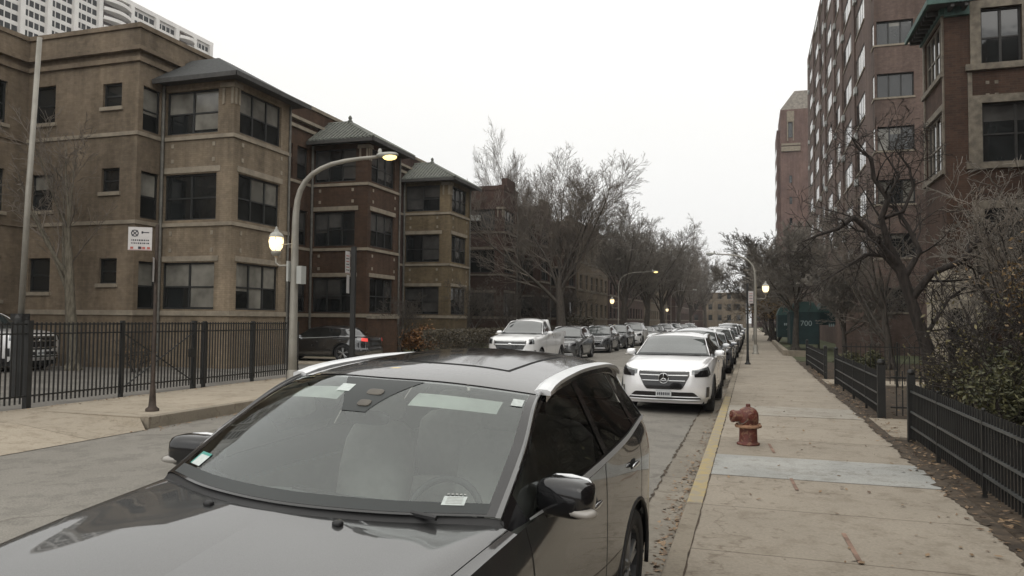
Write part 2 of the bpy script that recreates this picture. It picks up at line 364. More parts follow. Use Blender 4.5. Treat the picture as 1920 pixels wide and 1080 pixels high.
def copy_tree(o, parent=None, children=None):
    if children is None:
        children = {}
        for c in bpy.data.objects:
            if c.parent: children.setdefault(c.parent, []).append(c)
    c = o.copy(); C.objects.link(c); c.parent = parent
    for ch in children.get(o, []): copy_tree(ch, c, children)
    return c
def text_mesh(name, body, size, mat, parent, loc, rot):
    cu = bpy.data.curves.new(name, 'FONT'); cu.body = body; cu.size = size; cu.align_x = 'CENTER'; cu.align_y = 'CENTER'
    t = bpy.data.objects.new(name, cu); C.objects.link(t); bpy.context.view_layer.update()
    me = bpy.data.meshes.new_from_object(t.evaluated_get(bpy.context.evaluated_depsgraph_get()))
    bpy.data.objects.remove(t); o = bpy.data.objects.new(name, me); C.objects.link(o); me.materials.clear(); me.materials.append(M[mat])
    o0 = Vector(ORG.get(parent, (0, 0, 0))) if parent else Vector((0, 0, 0))
    o.parent = parent; o.location = Vector(loc)-o0; o.rotation_euler = rot; ORG[o] = tuple(o0); return o
# ------------------------------------------------------------------ setting: ground, road, kerbs, pavements
def road_z(x):
    xs = [-9.8, -5.2, -1.0, -.62]; zs = [-.05, .05, -.04, -.055]
    return float(np.interp(x, xs, zs))
def strip(name, xs, zs, y0, y1, mat, kind='structure', ny=2):
    b = MB(); ys = [y0+(y1-y0)*i/(ny-1) for i in range(ny)]
    for i in range(len(xs)-1):
        for j in range(ny-1):
            b.quad((xs[i], ys[j], zs[i]), (xs[i+1], ys[j], zs[i+1]), (xs[i+1], ys[j+1], zs[i+1]), (xs[i], ys[j+1], zs[i]))
    return b.build(name, mat, kind=kind)
g = MB(); g.quad((-600, -200, -.25), (600, -200, -.25), (600, 900, -.25), (-600, 900, -.25)); g.build('ground', 'soil', kind='structure')
strip('road', [-9.8, -8.2, -6.7, -5.2, -3.5, -2.2, -1.04], [road_z(x) for x in (-9.8, -8.2, -6.7, -5.2, -3.5, -2.2, -1.04)], -8, 212, 'asphalt')
strip('cross_road', [-60, 60], [-.03, -.03], 212, 221, 'asphalt')
strip('gutter', [-1.04, -.60], [-.036, -.055], -8, 212, 'gutter')
def kerb(name, x0, x1, y0, y1, mat, h=.15, lo=-.24):
    b = MB(); e = .02
    pr = [(x0, lo), (x0, h-e), (x0+e*.3, h-e*.3), (x0+e, h), (x1-e*.4, h), (x1, h-e*.4), (x1, lo)]
    n = len(pr); vs = [(x, y, z) for y in (y0, y1) for x, z in pr]
    b.add(vs, [(i, i+1, n+i+1, n+i) for i in range(n-1)]+[tuple(range(n)), tuple(range(n, 2*n))[::-1]])
    return b.build(name, mat, kind='structure')
kerb('kerb', -.60, -.445, -8, 7.45, 'kerb')
kerb('painted_kerb', -.60, -.445, 7.45, 18.0, 'yellow_kerb')
kerb('kerb', -.60, -.445, 18.0, 212, 'kerb')
kerb('kerb', -9.98, -9.8, 10.45, 212, 'kerb')
# pavements are slabs with soil beyond them
sw = MB(); sw.box(-.445, 1.93, -8, 212, -.2, .148); sw.build('sidewalk', 'sidewalk', kind='structure')
p = MB(); p.box(-.44, 1.93, 8.86, 10.2, .149, .154); p.build('sidewalk_patch', 'new_concrete', kind='structure')
p = MB(); p.box(-.44, 1.93, 14.68, 16.25, .149, .154); p.build('sidewalk_patch', 'pale_concrete', kind='structure')
for (x, y0, y1, dx) in ((.72, 5.95, 6.75, -.03), (.42, 8.3, 8.9, -.03), (.26, 10.55, 11.3, -.05)):
    p = MB(); p.quad((x, y0, .1555), (x+.035, y0, .1555), (x+.035+dx, y1, .1555), (x+dx, y1, .1555)); p.build('sidewalk_stain', 'rust_mark', kind='structure')
sl = MB(); sl.box(-12.75, -9.98, 10.45, 212, -.2, .148); sl.build('sidewalk', 'sidewalk_far', kind='structure')
# driveway apron sloping to the road, left foreground
ap = MB(); ap.quad((-9.72, -8, -.04), (-9.72, 10.3, -.04), (-11.2, 10.45, .13), (-11.2, -8, .13)); ap.quad((-11.2, -8, .13), (-11.2, 10.45, .13), (-12.75, 10.45, .15), (-12.75, -8, .15))
ap.quad((-9.72, 10.3, -.04), (-9.98, 10.45, .12), (-11.2, 10.45, .13), (-11.2, 10.45, .13)); ap.build('driveway_apron', 'sidewalk_far', kind='structure')
b = MB(); b.box(-60, -12.75, -8, 24.9, -.2, .10); b.build('parking_lot', 'lot', kind='structure')
b = MB(); b.box(-60, -12.75, 29.2, 212, -.2, .13); b.build('front_lawn', 'lawn', kind='structure')
b = MB(); b.box(-60, -12.75, 24.9, 29.2, -.2, .149); b.build('driveway', 'sidewalk_far', kind='structure')
b = MB(); b.box(1.93, 60, -8, 36, -.2, .11); b.build('garden_soil', 'soil', kind='structure')
b = MB(); b.box(1.93, 6.5, 12.7, 15.1, .1, .145); b.build('garden_path', 'sidewalk_far', kind='structure')
b = MB(); b.box(1.93, 6.5, 23.0, 24.8, .1, .145); b.build('garden_path', 'sidewalk_far', kind='structure')
b = MB(); b.box(1.93, 60, 36, 212, -.2, .12); b.build('side_lawn', 'lawn', kind='structure')
b = MB(); b.box(-200, 60, 221, 240, -.2, .1); b.build('far_lawn', 'lawn', kind='structure')
# ragged soil edge lying over the pavement's garden side
b = MB(); ys = np.arange(.5, 36, .06); xe = [1.93-.02-abs(rnd.gauss(0, .035))-.03*math.sin(y*1.3)**2 for y in ys]
for i in range(len(ys)-1): b.quad((xe[i], ys[i], .156), (2.0, ys[i], .165), (2.0, ys[i+1], .165), (xe[i+1], ys[i+1], .156))
b.build('soil_edge', 'soil', kind='structure')
def leaves(name, n, fn, size, mat, label=None, flat=True, seed=1, **kw):
    r = random.Random(seed); vs = []; fs = []
    for i in range(n):
        x, y, z = fn(r); s = size*(.5+r.random()); a = r.random()*6.28
        u = Vector((math.cos(a), math.sin(a), r.uniform(-.35, .35) if flat else r.uniform(-1, 1))).normalized()
        v = Vector((-math.sin(a), math.cos(a), r.uniform(-.35, .35) if flat else r.uniform(-1, 1))).normalized()
        p = Vector((x, y, z+ (s*.25 if flat else 0))); k = len(vs)
        vs += [p-u*s, p+v*s*.45, p+u*s, p-v*s*.45]; fs.append((k, k+1, k+2, k+3))
    b = MB(); b.add(vs, fs); return b.build(name, mat, **kw)
def litter(r):
    t = r.random()
    if t < .34:
        y = 1.5+r.random()**1.3*30; return (-.62-abs(r.gauss(0, .13)), y, -.052)
    if t < .40: return (r.uniform(-.4, 1.9), 1.5+r.random()*22, .152)
    y = 2+r.random()**1.2*28; return (2.05+r.gauss(0, .13), y, .158 if r.random() < .5 else .152)
leaves('leaf_litter', 2400, litter, .028, 'litter', kind='stuff', seed=4)
def litter2(r):
    if r.random() < .5: return (-12.7+abs(r.gauss(0, .16)), r.uniform(5, 30), .152)
    return (-9.75+abs(r.gauss(0, .12)), r.uniform(10, 25), -.045)
leaves('leaf_litter', 420, lambda r: (-.64-abs(r.gauss(0, .13)), 3.5+7*r.random()+r.gauss(0, .6), -.05), .026, 'litter', kind='stuff', seed=44)
def jag(name, x, w0, z, y0, y1, mat, seed, step=.12, wob=.012):
    r = random.Random(seed); b = MB(); ys = np.arange(y0, y1, step); L = [(x-abs(r.gauss(w0, w0*.6))+r.gauss(0, wob), x+abs(r.gauss(w0, w0*.6))+r.gauss(0, wob)) for _ in ys]
    for i in range(len(ys)-1): b.quad((L[i][0], ys[i], z), (L[i][1], ys[i], z), (L[i+1][1], ys[i+1], z), (L[i+1][0], ys[i+1], z))
    return b.build(name, mat, kind='structure')
jag('gutter_joint', -1.04, .007, -.030, 1, 60, 'soil', 1, .1, .014); jag('kerb_joint', -.445, .005, .1525, 1, 60, 'soil', 2, .15, .004); jag('kerb_seam', -.61, .014, -.05, 1, 60, 'soil', 3, .15, .006)
leaves('leaf_litter', 800, litter2, .03, 'litter', kind='stuff', seed=5)
leaves('leaf_litter', 2600, lambda r: (r.uniform(2.1, 7), 2+r.random()*30, .113), .035, 'brown_leaf', kind='stuff', seed=6)
leaves('leaf_litter', 1500, lambda r: (r.uniform(-17, -12.9), r.uniform(29.3, 60), .133), .05, 'brown_leaf', kind='stuff', seed=16)

# ------------------------------------------------------------------ buildings
def P(ax, c, sg, u, off, z):
    return (c+sg*off, u, z) if ax == 'x' else (u, c+sg*off, z)
def fbox(b, ax, c, sg, u0, u1, o0, o1, z0, z1, mi=0):
    a = P(ax, c, sg, u0, o0, z0); d = P(ax, c, sg, u1, o1, z1)
    b.box(min(a[0], d[0]), max(a[0], d[0]), min(a[1], d[1]), max(a[1], d[1]), z0, z1, mi)
def wall(b, ax, c, sg, u0, u1, z0, z1, ops, depth=.14, mi=0):
    us = sorted({u0, u1, *[o[0] for o in ops], *[o[1] for o in ops]}); zs = sorted({z0, z1, *[o[2] for o in ops], *[o[3] for o in ops]})
    for i in range(len(us)-1):
        for j in range(len(zs)-1):
            cu, cz = (us[i]+us[i+1])/2, (zs[j]+zs[j+1])/2
            if any(o[0] < cu < o[1] and o[2] < cz < o[3] for o in ops): continue
            b.quad(P(ax, c, sg, us[i], 0, zs[j]), P(ax, c, sg, us[i+1], 0, zs[j]), P(ax, c, sg, us[i+1], 0, zs[j+1]), P(ax, c, sg, us[i], 0, zs[j+1]), mi)
    for o in ops:
        q = [(o[0], o[2]), (o[1], o[2]), (o[1], o[3]), (o[0], o[3])]
        for k in range(4):
            a, d = q[k], q[(k+1) % 4]
            b.quad(P(ax, c, sg, a[0], 0, a[1]), P(ax, c, sg, d[0], 0, d[1]), P(ax, c, sg, d[0], -depth, d[1]), P(ax, c, sg, a[0], -depth, a[1]), mi)
def window(par, ax, c, sg, o, lights=2, blind=None, frame='window_frame', depth=.14, sash=True, sill=None, name='window', simple_=False, fw=.06):
    u0, u1, z0, z1 = o
    f = MB(); d0, d1 = -depth-.02, -depth+(.012 if simple_ else .05)
    fbox(f, ax, c, sg, u0, u1, d0, d1, z0, z0+fw); fbox(f, ax, c, sg, u0, u1, d0, d1, z1-fw, z1)
    fbox(f, ax, c, sg, u0, u0+fw, d0, d1-.003, z0+fw, z1-fw); fbox(f, ax, c, sg, u1-fw, u1, d0, d1-.003, z0+fw, z1-fw)
    n = lights; W = (u1-u0)/n; zm = z0+(z1-z0)*.48
    for k in range(1, n): fbox(f, ax, c, sg, u0+W*k-fw*.6, u0+W*k+fw*.6, d0, d1-.005, z0+fw, z1-fw)
    if sash:
        for k in range(n): fbox(f, ax, c, sg, u0+W*k+fw*.6, u0+W*(k+1)-fw*.6, d0, d1-.02, zm-.025, zm+.025)
    if sill: fbox(f, ax, c, sg, u0-.08, u1+.08, -.05, .07, z0-.13, z0-.003, 1)
    fo = f.build(name, [frame, sill or frame], par)
    pn = MB(); bl = MB(); e = -depth
    for k in range(n):
        a, d = u0+W*k, u0+W*(k+1); zb = z1
        if blind is not None:
            fr = blind[k % len(blind)] if isinstance(blind, (list, tuple)) else blind
            zb = z1-(z1-z0)*fr
            if fr > 0: bl.quad(P(ax, c, sg, a, e, zb), P(ax, c, sg, d, e, zb), P(ax, c, sg, d, e, z1), P(ax, c, sg, a, e, z1))
        if zb > z0+.01: pn.quad(P(ax, c, sg, a, e, z0), P(ax, c, sg, d, e, z0), P(ax, c, sg, d, e, zb), P(ax, c, sg, a, e, zb))
    if pn.v: pn.build('pane', 'pane_dull' if (ax == 'x' and c < -16) else panemat, fo)
    if bl.v: bl.build('blind', blindmat, fo)
    return fo
blindmat = 'pane_shade'; panemat = 'pane'
FL = [(2.12, 3.76), (5.25, 6.88), (8.30, 9.85)]
BELT = [1.90, 5.02, 8.08]
def rowhouse(label, yb, ys, ye, brickm, facem, roofm, south=None, xf=-20., xb=-17., bl=3.35, seed=0, frame='window_frame', stone='limestone', south_windows=None, eave_south=0, facemat2=None, visible_main=True, group=None):
    """yb: south face of the bay, ys..ye main block"""
    global blindmat
    r = random.Random(seed); blindmat = 'pane_blind' if seed in (1,) else 'pane_shade'
    t = thing('apartment_building', label, 'building', ((xf-4), (ys+ye)/2, 0), group=group)
    ZT = 11.9; y1 = yb+bl
    w_ = MB(); so = []; mo = []
    if south_windows: so = south_windows
    # main block: south wall, front wall strips, back, roof
    wall(w_, 'y', ys, -1, xf-(14 if not south_windows else 5), xf, .0, ZT, so)
    mo = [(ys+.22, min(yb-.12, ys+1.05), a, b_) for a, b_ in FL] if yb-ys > .8 and yb-ys < 2 else []
    if yb-ys >= 2: mo = [(yb-1.25, yb-.35, a, b_) for a, b_ in FL]+[(ys+.5, ys+2.0, a, b_) for a, b_ in FL]
    wall(w_, 'x', xf, 1, ys, yb, .0, ZT, mo)
    mo2 = [(y1+.5, y1+1.6, a, b_) for a, b_ in FL] if ye-y1 > 2 else []
    wall(w_, 'x', xf, 1, y1, ye, .0, ZT, mo2); wall(w_, 'x', xf, 1, yb, y1, 10.2, ZT, [])
    wall(w_, 'y', ye, 1, xf-14, xf, 0, ZT, [])
    w_.quad((xf-14, ys, ZT-.3), (xf, ys, ZT-.3), (xf, ye, ZT-.3), (xf-14, ye, ZT-.3)); w_.quad((xf-14, ys, 0), (xf-14, ye, 0), (xf-14, ye, ZT), (xf-14, ys, ZT))
    w_.build('main_wall', brickm, t)
    # bay
    bw = MB(); sob = [(xf+.12, xb-.66, a, b_) for a, b_ in FL]; eob = [(yb+.32, y1-.6, a, b_) for a, b_ in FL]
    wall(bw, 'y', yb, -1, xf, xb, 0, 10.1, sob); wall(bw, 'x', xb, 1, yb, y1, 0, 10.1, eob); wall(bw, 'y', y1, 1, xf, xb, 0, 10.1, [])
    bw.build('bay', facem, t)
    # stone bands wrap the bay and the main wall
    s = MB()
    for z in BELT:
        h = .13 if z > 2 else .17
        fbox(s, 'y', yb, -1, xf, xb+.06, 0, .06, z, z+h); fbox(s, 'x', xb, 1, yb, y1, 0, .06, z, z+h)
        fbox(s, 'x', xf, 1, ys, yb-.06, 0, .05, z, z+h); fbox(s, 'y', ys, -1, xf-(14 if not south_windows else 5), xf+.05, 0, .05, z, z+h)
        fbox(s, 'x', xf, 1, y1, ye, 0, .05, z, z+h)
    for (z0, z1) in ((3.80, 3.98), (6.92, 7.12)):     # lintels
        fbox(s, 'y', yb, -1, xf+.02, xb-.5, 0, .03, z0, z1); fbox(s, 'x', xb, 1, yb+.22, y1-.5, 0, .03, z0, z1)
    # raised panels under the windows with small corner blocks
    for z0, z1 in ((4.12, 4.86), (7.28, 7.96)):
        for (ax, c, u0, u1) in (('y', yb, xf+.4, xb-.85), ('x', xb, yb+.45, y1-.62)):
            sg = -1 if ax == 'y' else 1
            for u in (u0, u1):
                for z in (z0, z1-.14): fbox(s, ax, c, sg, u, u+.11, 0, .022, z, z+.14)
    # corner capital
    for (ax, c, u0, u1) in (('y', yb, xb-.5, xb-.0), ('x', xb, yb+.001, yb+.32)):
        sg = -1 if ax == 'y' else 1
        fbox(s, ax, c, sg, u0-.04, u1+(.07 if ax == 'y' else .05), 0.0, .075, 9.82, 9.98)
        for u in (u0+.03, u1-.11): fbox(s, ax, c, sg, u, u+.09, 0, .035, 9.25, 9.82)
    s.build('stone_trim', stone, t)
    # cornice on the main block
    s = MB()
    for z0, z1, o1 in ((10.62, 10.78, .1), (10.98, 11.12, .20), (11.80, 11.96, .07)):
        fbox(s, 'x', xf, 1, ys, ye, 0, o1, z0, z1)
        fbox(s, 'y', ys, -1, xf-(14 if not south_windows else 5), xf+o1, 0, o1, z0+.003, z1+.003)
    s.build('cornice', brickm if roofm in ('shingle', 'flat') else stone, t)
    # hip roof over the bay
    if roofm == 'flat':
        pf = MB(); pf.box(xf+.003, xb-.003, yb+.003, y1-.003, 10.1, 11.25); pf.box(xb-.4, xb+.03, yb-.03, y1+.03, 11.25, 11.6); pf.box(xb-.4, xb+.02, yb+.7, y1-.7, 11.6, 12.2); pf.box(xf, xb, yb-.04, yb+.3, 11.25, 11.55)
        pf.build('parapet', facem, t)
    rf = MB(); ex, es, en, ez = xb+.55, yb-.62, y1+.5, 10.16; rx, r0, r1, rz = xf+.0, yb+.9, y1-.9, 11.45
    ax_ = xb-1.75
    A = (ex, es, ez); B_ = (ex, en, ez); D = (xf+.05, es, ez); E_ = (xf+.05, en, ez); G1 = (ax_, yb+1.3, rz); G2 = (xf+.05, yb+1.3, rz)
    G1b = (ax_, y1-1.3, rz); G2b = (xf+.05, y1-1.3, rz)
    rf.quad(D, A, G1, G2); rf.quad(A, B_, G1b, G1); rf.quad(B_, E_, G2b, G1b); rf.quad(G1, G1b, G2b, G2)
    if roofm == 'green_tile':   # rows of barrel tiles as ribs running down each slope
        def ribs(a, b2, c2, d2, n):
            a, b2, c2, d2 = map(Vector, (a, b2, c2, d2))
            for k in range(n):
                u = (k+.5)/n; p0 = a.lerp(b2, u); 
                # direction straight up the slope
                e = (b2-a).normalized(); up = ((d2-a)-e*(d2-a).dot(e)); L = up.length; up.normalize(); tot = (b2-a).length; s_ = u*tot
                sa = (d2-a).dot(e); sb = (c2-a).dot(e)
                if sa > 1e-3 and s_ < sa: tt = s_/sa
                elif tot-sb > 1e-3 and s_ > sb: tt = (tot-s_)/(tot-sb)
                else: tt = 1
                q = p0+up*L*tt; nrm = Vector((0, 0, .02))
                rf.bar(p0+nrm, q+nrm, .055, .055, 5, 0, False)
        ribs(D, A, G1, G2, 17); ribs(A, B_, G1b, G1, 21)
        rf.bar(A, G1, .09, .08, 6); rf.bar(G1, G1b, .09, .09, 6); rf.bar(B_, G1b, .09, .08, 6); rf.bar(G1, G2, .09, .09, 6)
        rf.lathe([(.12, 0), (.13, .08), (.07, .14), (.10, .24), (.05, .34), (0, .36)], (G1[0], G1[1], G1[2]), 8)
    if roofm != 'flat': rf.build('roof', roofm, t)
    sf = MB(); sf.box(xf+.05, ex-.02, es+.02, en-.02, ez-.07, ez-.03); sf.box(xf+.05, ex+.02, es-.02, es+.02, ez-.16, ez+.0); sf.box(ex-.02, ex+.04, es-.02, en, ez-.16, ez+.0)
    if roofm != 'flat': sf.build('eave', 'fascia', t)
    dp = MB(); dp.tube([(xf+.08, yb-.09, .1), (xf+.08, yb-.09, 10.05)], .06, 6); dp.tube([(xb+.05, y1-.1, .1), (xb+.05, y1-.1, 10.0)], .045, 6); dp.build('downspout', 'downspout', t)
    for k, (a, b_) in enumerate(FL):
        bb = [r.choice([0, .45, .5, .5, .9, 0, .6]) for _ in range(3)]
        if seed == 1: bb = [[.5, .95], [0, 0], [.5, .9]][k]
        window(t, 'y', yb, -1, (xf+.12, xb-.66, a, b_), 3 if seed == 2 else 2, bb, frame)
        bb = [[.6, 1, .52], [0, .5, .5], [.5, .5, .5]][k] if seed == 1 else [r.choice([0, .45, .5, .8]) for _ in range(3)]
        window(t, 'x', xb, 1, (yb+.32, y1-.6, a, b_), 3, bb, frame)
    for o in mo+mo2: window(t, 'x', xf, 1, o, 1, r.choice([0, .5, .6]), frame)
    for o in so: window(t, 'y', ys, -1, o, 1, r.choice([0, 0, .4]), frame, sill='limestone')
    return t
sw1 = [(-21.55, -20.72, 9.12, 9.95), (-21.5, -20.72, 6.15, 6.98), (-21.5, -20.72, 2.98, 3.85),
       (-24.7, -23.7, 8.75, 10.1), (-24.7, -23.7, 5.6, 6.9), (-24.7, -23.7, 2.7, 3.9)]
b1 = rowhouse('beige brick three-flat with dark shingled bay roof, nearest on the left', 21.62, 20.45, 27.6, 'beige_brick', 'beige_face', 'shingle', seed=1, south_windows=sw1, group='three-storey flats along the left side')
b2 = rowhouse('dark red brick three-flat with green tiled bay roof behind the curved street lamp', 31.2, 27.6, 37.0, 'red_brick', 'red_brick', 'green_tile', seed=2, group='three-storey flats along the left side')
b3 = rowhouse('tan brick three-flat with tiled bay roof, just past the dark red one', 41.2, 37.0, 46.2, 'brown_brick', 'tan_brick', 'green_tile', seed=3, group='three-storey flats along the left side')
# wing at the extreme left: street-facing wall nearer than the beige building's side wall
t = thing('apartment_building', 'beige brick wing at the left picture edge behind the tall pale pole', 'building', (-30, 14, 0), group='three-storey flats along the left side')
ww = MB(); ops = [(y, y+1.3, z, z+1.5) for y in (18.35, 14.0, 11) for z in (2.4, 5.5, 8.6)]
wall(ww, 'x', -25.0, 1, 4, 20.45, 0, 11.9, ops); wall(ww, 'y', 4, -1, -38, -25, 0, 11.9, []); ww.quad((-38, 4, 11.6), (-25, 4, 11.6), (-25, 20.45, 11.6), (-38, 20.45, 11.6))
ww.quad((-38, 4, 0), (-38, 34, 0), (-38, 34, 11.9), (-38, 4, 11.9)); ww.build('main_wall', 'beige_brick', t)
s = MB()
for z0, z1, o1 in ((10.62, 10.78, .1), (10.98, 11.12, .2), (11.8, 11.96, .07), (8.08, 8.21, .05), (5.02, 5.15, .05), (1.9, 2.07, .05)): fbox(s, 'x', -25, 1, 4, 20.4, 0, o1, z0, z1)
s.build('cornice', 'beige_brick', t); blindmat = 'pane_blind'
for k, o in enumerate(ops): window(t, 'x', -25., 1, o, 1, [.9, 0, .5][k % 3] if o[2] < 3 else 0, sill='limestone')

panemat = 'pane_dull'
# brown brick flats further along on the left: flat fronts with stepped parapets
blindmat = 'pane_shade'
def flat_block(label, y0, y1, x, zt, bm, ped=None, seed=0, bays=((.3, .9),), frame='dark_frame', name='apartment_building', group='three-storey flats along the left side'):
    r = random.Random(seed); t = thing(name, label, 'building', (x-6, (y0+y1)/2, 0), group=group)
    w_ = MB(); L = y1-y0; ops = []
    # shallow projecting bays
    for a, b_ in FL:
        u = y0+1.0
        while u < y1-2: ops.append((u, u+1.5, a, b_)); u += 2.9
    wall(w_, 'x', x, 1, y0, y1, 0, zt, ops); so = [(x-2.6-q, x-1.5-q, a, b_) for a, b_ in FL for q in ((0, 2.6, 5.2, 7.8) if name == 'corner_building' else (0,))]
    wall(w_, 'y', y0, -1, x-12, x, 0, zt, so); wall(w_, 'y', y1, 1, x-12, x, 0, zt, [])
    w_.quad((x-12, y0, zt-.2), (x, y0, zt-.2), (x, y1, zt-.2), (x-12, y1, zt-.2)); w_.quad((x-12, y0, 0), (x-12, y1, 0), (x-12, y1, zt), (x-12, y0, zt))
    w_.build('main_wall', bm, t)
    if ped:
        pp = MB()
        for (a, c, h) in ped: pp.box(x-.35, x+.02, a, c, zt-.1, zt+h)
        pp.build('parapet', bm, t)
    s = MB()
    for z in BELT: fbox(s, 'x', x, 1, y0, y1, 0, .05, z, z+.1); fbox(s, 'y', y0, -1, x-12, x+.05, 0, .05, z, z+.1)
    fbox(s, 'x', x, 1, y0, y1, -.3, .06, zt-.0, zt+.08); s.build('stone_trim', 'old_stone', t)
    for o in ops: window(t, 'x', x, 1, o, 2, [r.choice([0, .4, .5, 0]) for _ in range(2)], frame, sill='old_stone')
    for o in so: window(t, 'y', y0, -1, o, 1, r.choice([0, .5]), frame, sill='old_stone')
    return t
b4 = rowhouse('dark brown brick three-flat with raised parapet, next past the tan bay', 51.3, 46.3, 56.4, 'brown_brick', 'brown_brick', 'flat', seed=4, frame='dark_frame', stone='old_stone', group='three-storey flats along the left side')
ac = MB(); ac.box(-19.35, -18.75, 50.9, 51.35, 9.0, 9.4); ac.build('air_conditioner', 'sign_back', b4)
rowhouse('brown brick flats behind the tallest bare tree on the left', 61.4, 56.4, 66.6, 'dark_red_brick', 'brown_brick', 'flat', seed=5, frame='dark_frame', stone='old_stone', group='three-storey flats along the left side')
rowhouse('brown flats beyond the tallest bare tree, half hidden by twigs', 71.5, 66.6, 78.2, 'brown_brick', 'dark_red_brick', 'flat', seed=6, frame='dark_frame', stone='old_stone', group='three-storey flats along the left side')
flat_block('brown flats with pale window surrounds seen through bare trees', 78.4, 96, -17.6, 12.3, 'far_brick', ((84, 90, .6),), 6, frame='cream_frame')
flat_block('dull brick flats far along the left row', 96.5, 130, -17.6, 12.0, 'brown_brick', None, 7)
flat_block('farthest brick flats of the left row', 131, 168, -17.6, 11.5, 'far_brick', None, 17)
flat_block('last low brick house of the left row', 169, 208, -16, 9.5, 'brown_brick', None, 18)
flat_block('yellowish brick corner building closing the view at the street end', 226, 236, -1.5, 10.2, 'far_brick', None, 8, name='corner_building', group='low buildings at the street end')
flat_block('grey brown low building at the street end, left of the yellowish one', 228, 240, -13.45, 8.6, 'brown_brick', None, 9, name='corner_building', group='low buildings at the street end')

panemat = 'pane'
flat_block('dim brick house at the street end right of the yellowish one', 240, 250, 12, 8.8, 'brown_brick', None, 10, name='corner_building', group='low buildings at the street end')
# ---- right: brick house with copper eave
t = thing('brick_apartment_building', 'ornate dark red brick building with green copper eave at upper right', 'building', (10, 29, 0))
w_ = MB(); zz = [(3.7, 5.5), (6.82, 8.75), (9.98, 11.75)]
wo = [(27.2, 29.75, a, b_) for a, b_ in zz[1:]]; so = [(6.98, 8.12, 10.1, 11.9), (6.98, 8.9, 6.95, 8.85), (7.0, 8.9, 3.7, 5.5), (10, 11.8, 10.1, 11.9), (10, 11.8, 6.95, 8.85)]
wall(w_, 'x', 5.95, -1, 27, 30.0, 0, 11.95, wo, .1); wall(w_, 'y', 27, -1, 5.95, 16, 0, 13.2, so); wall(w_, 'y', 30.0, 1, 5.95, 8, 0, 11.95, [])
wall(w_, 'x', 10.5, -1, 30, 40, 0, 12.9, []); wall(w_, 'x', 6.6, -1, 27, 30, 11.95, 13.2, []); w_.quad((6.6, 27, 12.9), (16, 27, 12.9), (16, 30, 12.9), (6.6, 30, 12.9)); w_.quad((10.5, 30, 12.9), (16, 30, 12.9), (16, 40, 12.9), (10.5, 40, 12.9)); wall(w_, 'y', 40, 1, 10.5, 16, 0, 12.9, []); wall(w_, 'y', 30, 1, 6.6, 10.5, 0, 13.2, [])
w_.build('main_wall', 'dark_red_brick', t)
s = MB()
for a, b_ in zz[1:]:
    fbox(s, 'x', 5.95, -1, 27.05, 30.0, 0, .10, a-.16, a); fbox(s, 'x', 5.95, -1, 27.05, 27.2, 0, .05, a, b_); fbox(s, 'x', 5.95, -1, 29.75, 29.95, 0, .05, a, b_)
    fbox(s, 'x', 5.95, -1, 27.05, 29.95, 0, .06, b_, b_+.2)
fbox(s, 'x', 5.95, -1, 27.05, 27.17, 0, .04, 8.95, 9.8); fbox(s, 'x', 5.95, -1, 29.8, 29.92, 0, .04, 8.95, 9.8)
for (x0, x1, a, b_) in so:
    fbox(s, 'y', 27, -1, x0-.3, x0, 0, .05, a-.0, b_+.25); fbox(s, 'y', 27, -1, x1, x1+.3, 0, .05, a, b_+.25); fbox(s, 'y', 27, -1, x0, x1, 0, .05, b_, b_+.25)
    fbox(s, 'y', 27, -1, x0-.45, x1+.45, 0, .13, a-.2, a-.002)
for x in (7.1, 7.35): 
    for z in (9.45, 8.95+.1): fbox(s, 'y', 27, -1, x, x+.1, 0, .02, z, z+.1)
fbox(s, 'y', 27, -1, 6.6, 6.72, 0, .04, 7.0, 9.85)
s.build('stone_trim', 'old_stone', t)
e = MB(); e.box(5.42, 5.95, 26.4, 29.9, 12.0, 12.06, 1); e.box(5.34, 5.42, 26.32, 30.0, 11.95, 12.13); e.box(5.95, 6.6, 26.4, 27, 12.0, 12.06, 1)
e.box(5.42, 6.7, 26.32, 26.4, 11.95, 12.13); e.box(5.82, 5.95, 26.9, 30, 11.8, 12.0); e.box(5.95, 6.65, 26.85, 27, 11.72, 12.0)
for k in range(8): e.box(5.48, 5.82, 27.1+k*.38, 27.2+k*.38, 11.86, 12.0, 1)
for k in range(2): e.box(6.02+k*.4, 6.12+k*.4, 26.4, 26.85, 11.84, 12.0, 1)
e.quad((5.34, 26.32, 12.13), (6.7, 26.32, 12.13), (6.7, 27.4, 12.8), (6.3, 27.4, 12.8)); e.quad((5.34, 26.32, 12.13), (6.3, 27.4, 12.8), (6.3, 29.6, 12.8), (5.34, 30.0, 12.13))
e.build('copper_eave', ['copper_green', 'fascia'], t)
blindmat = 'pane_shade'
for o in wo: window(t, 'x', 5.95, -1, o, 4, 0, 'cream_frame', .1)
for k, o in enumerate(so): window(t, 'y', 27, -1, o, 2, [0, .3][k % 2], 'dark_frame')
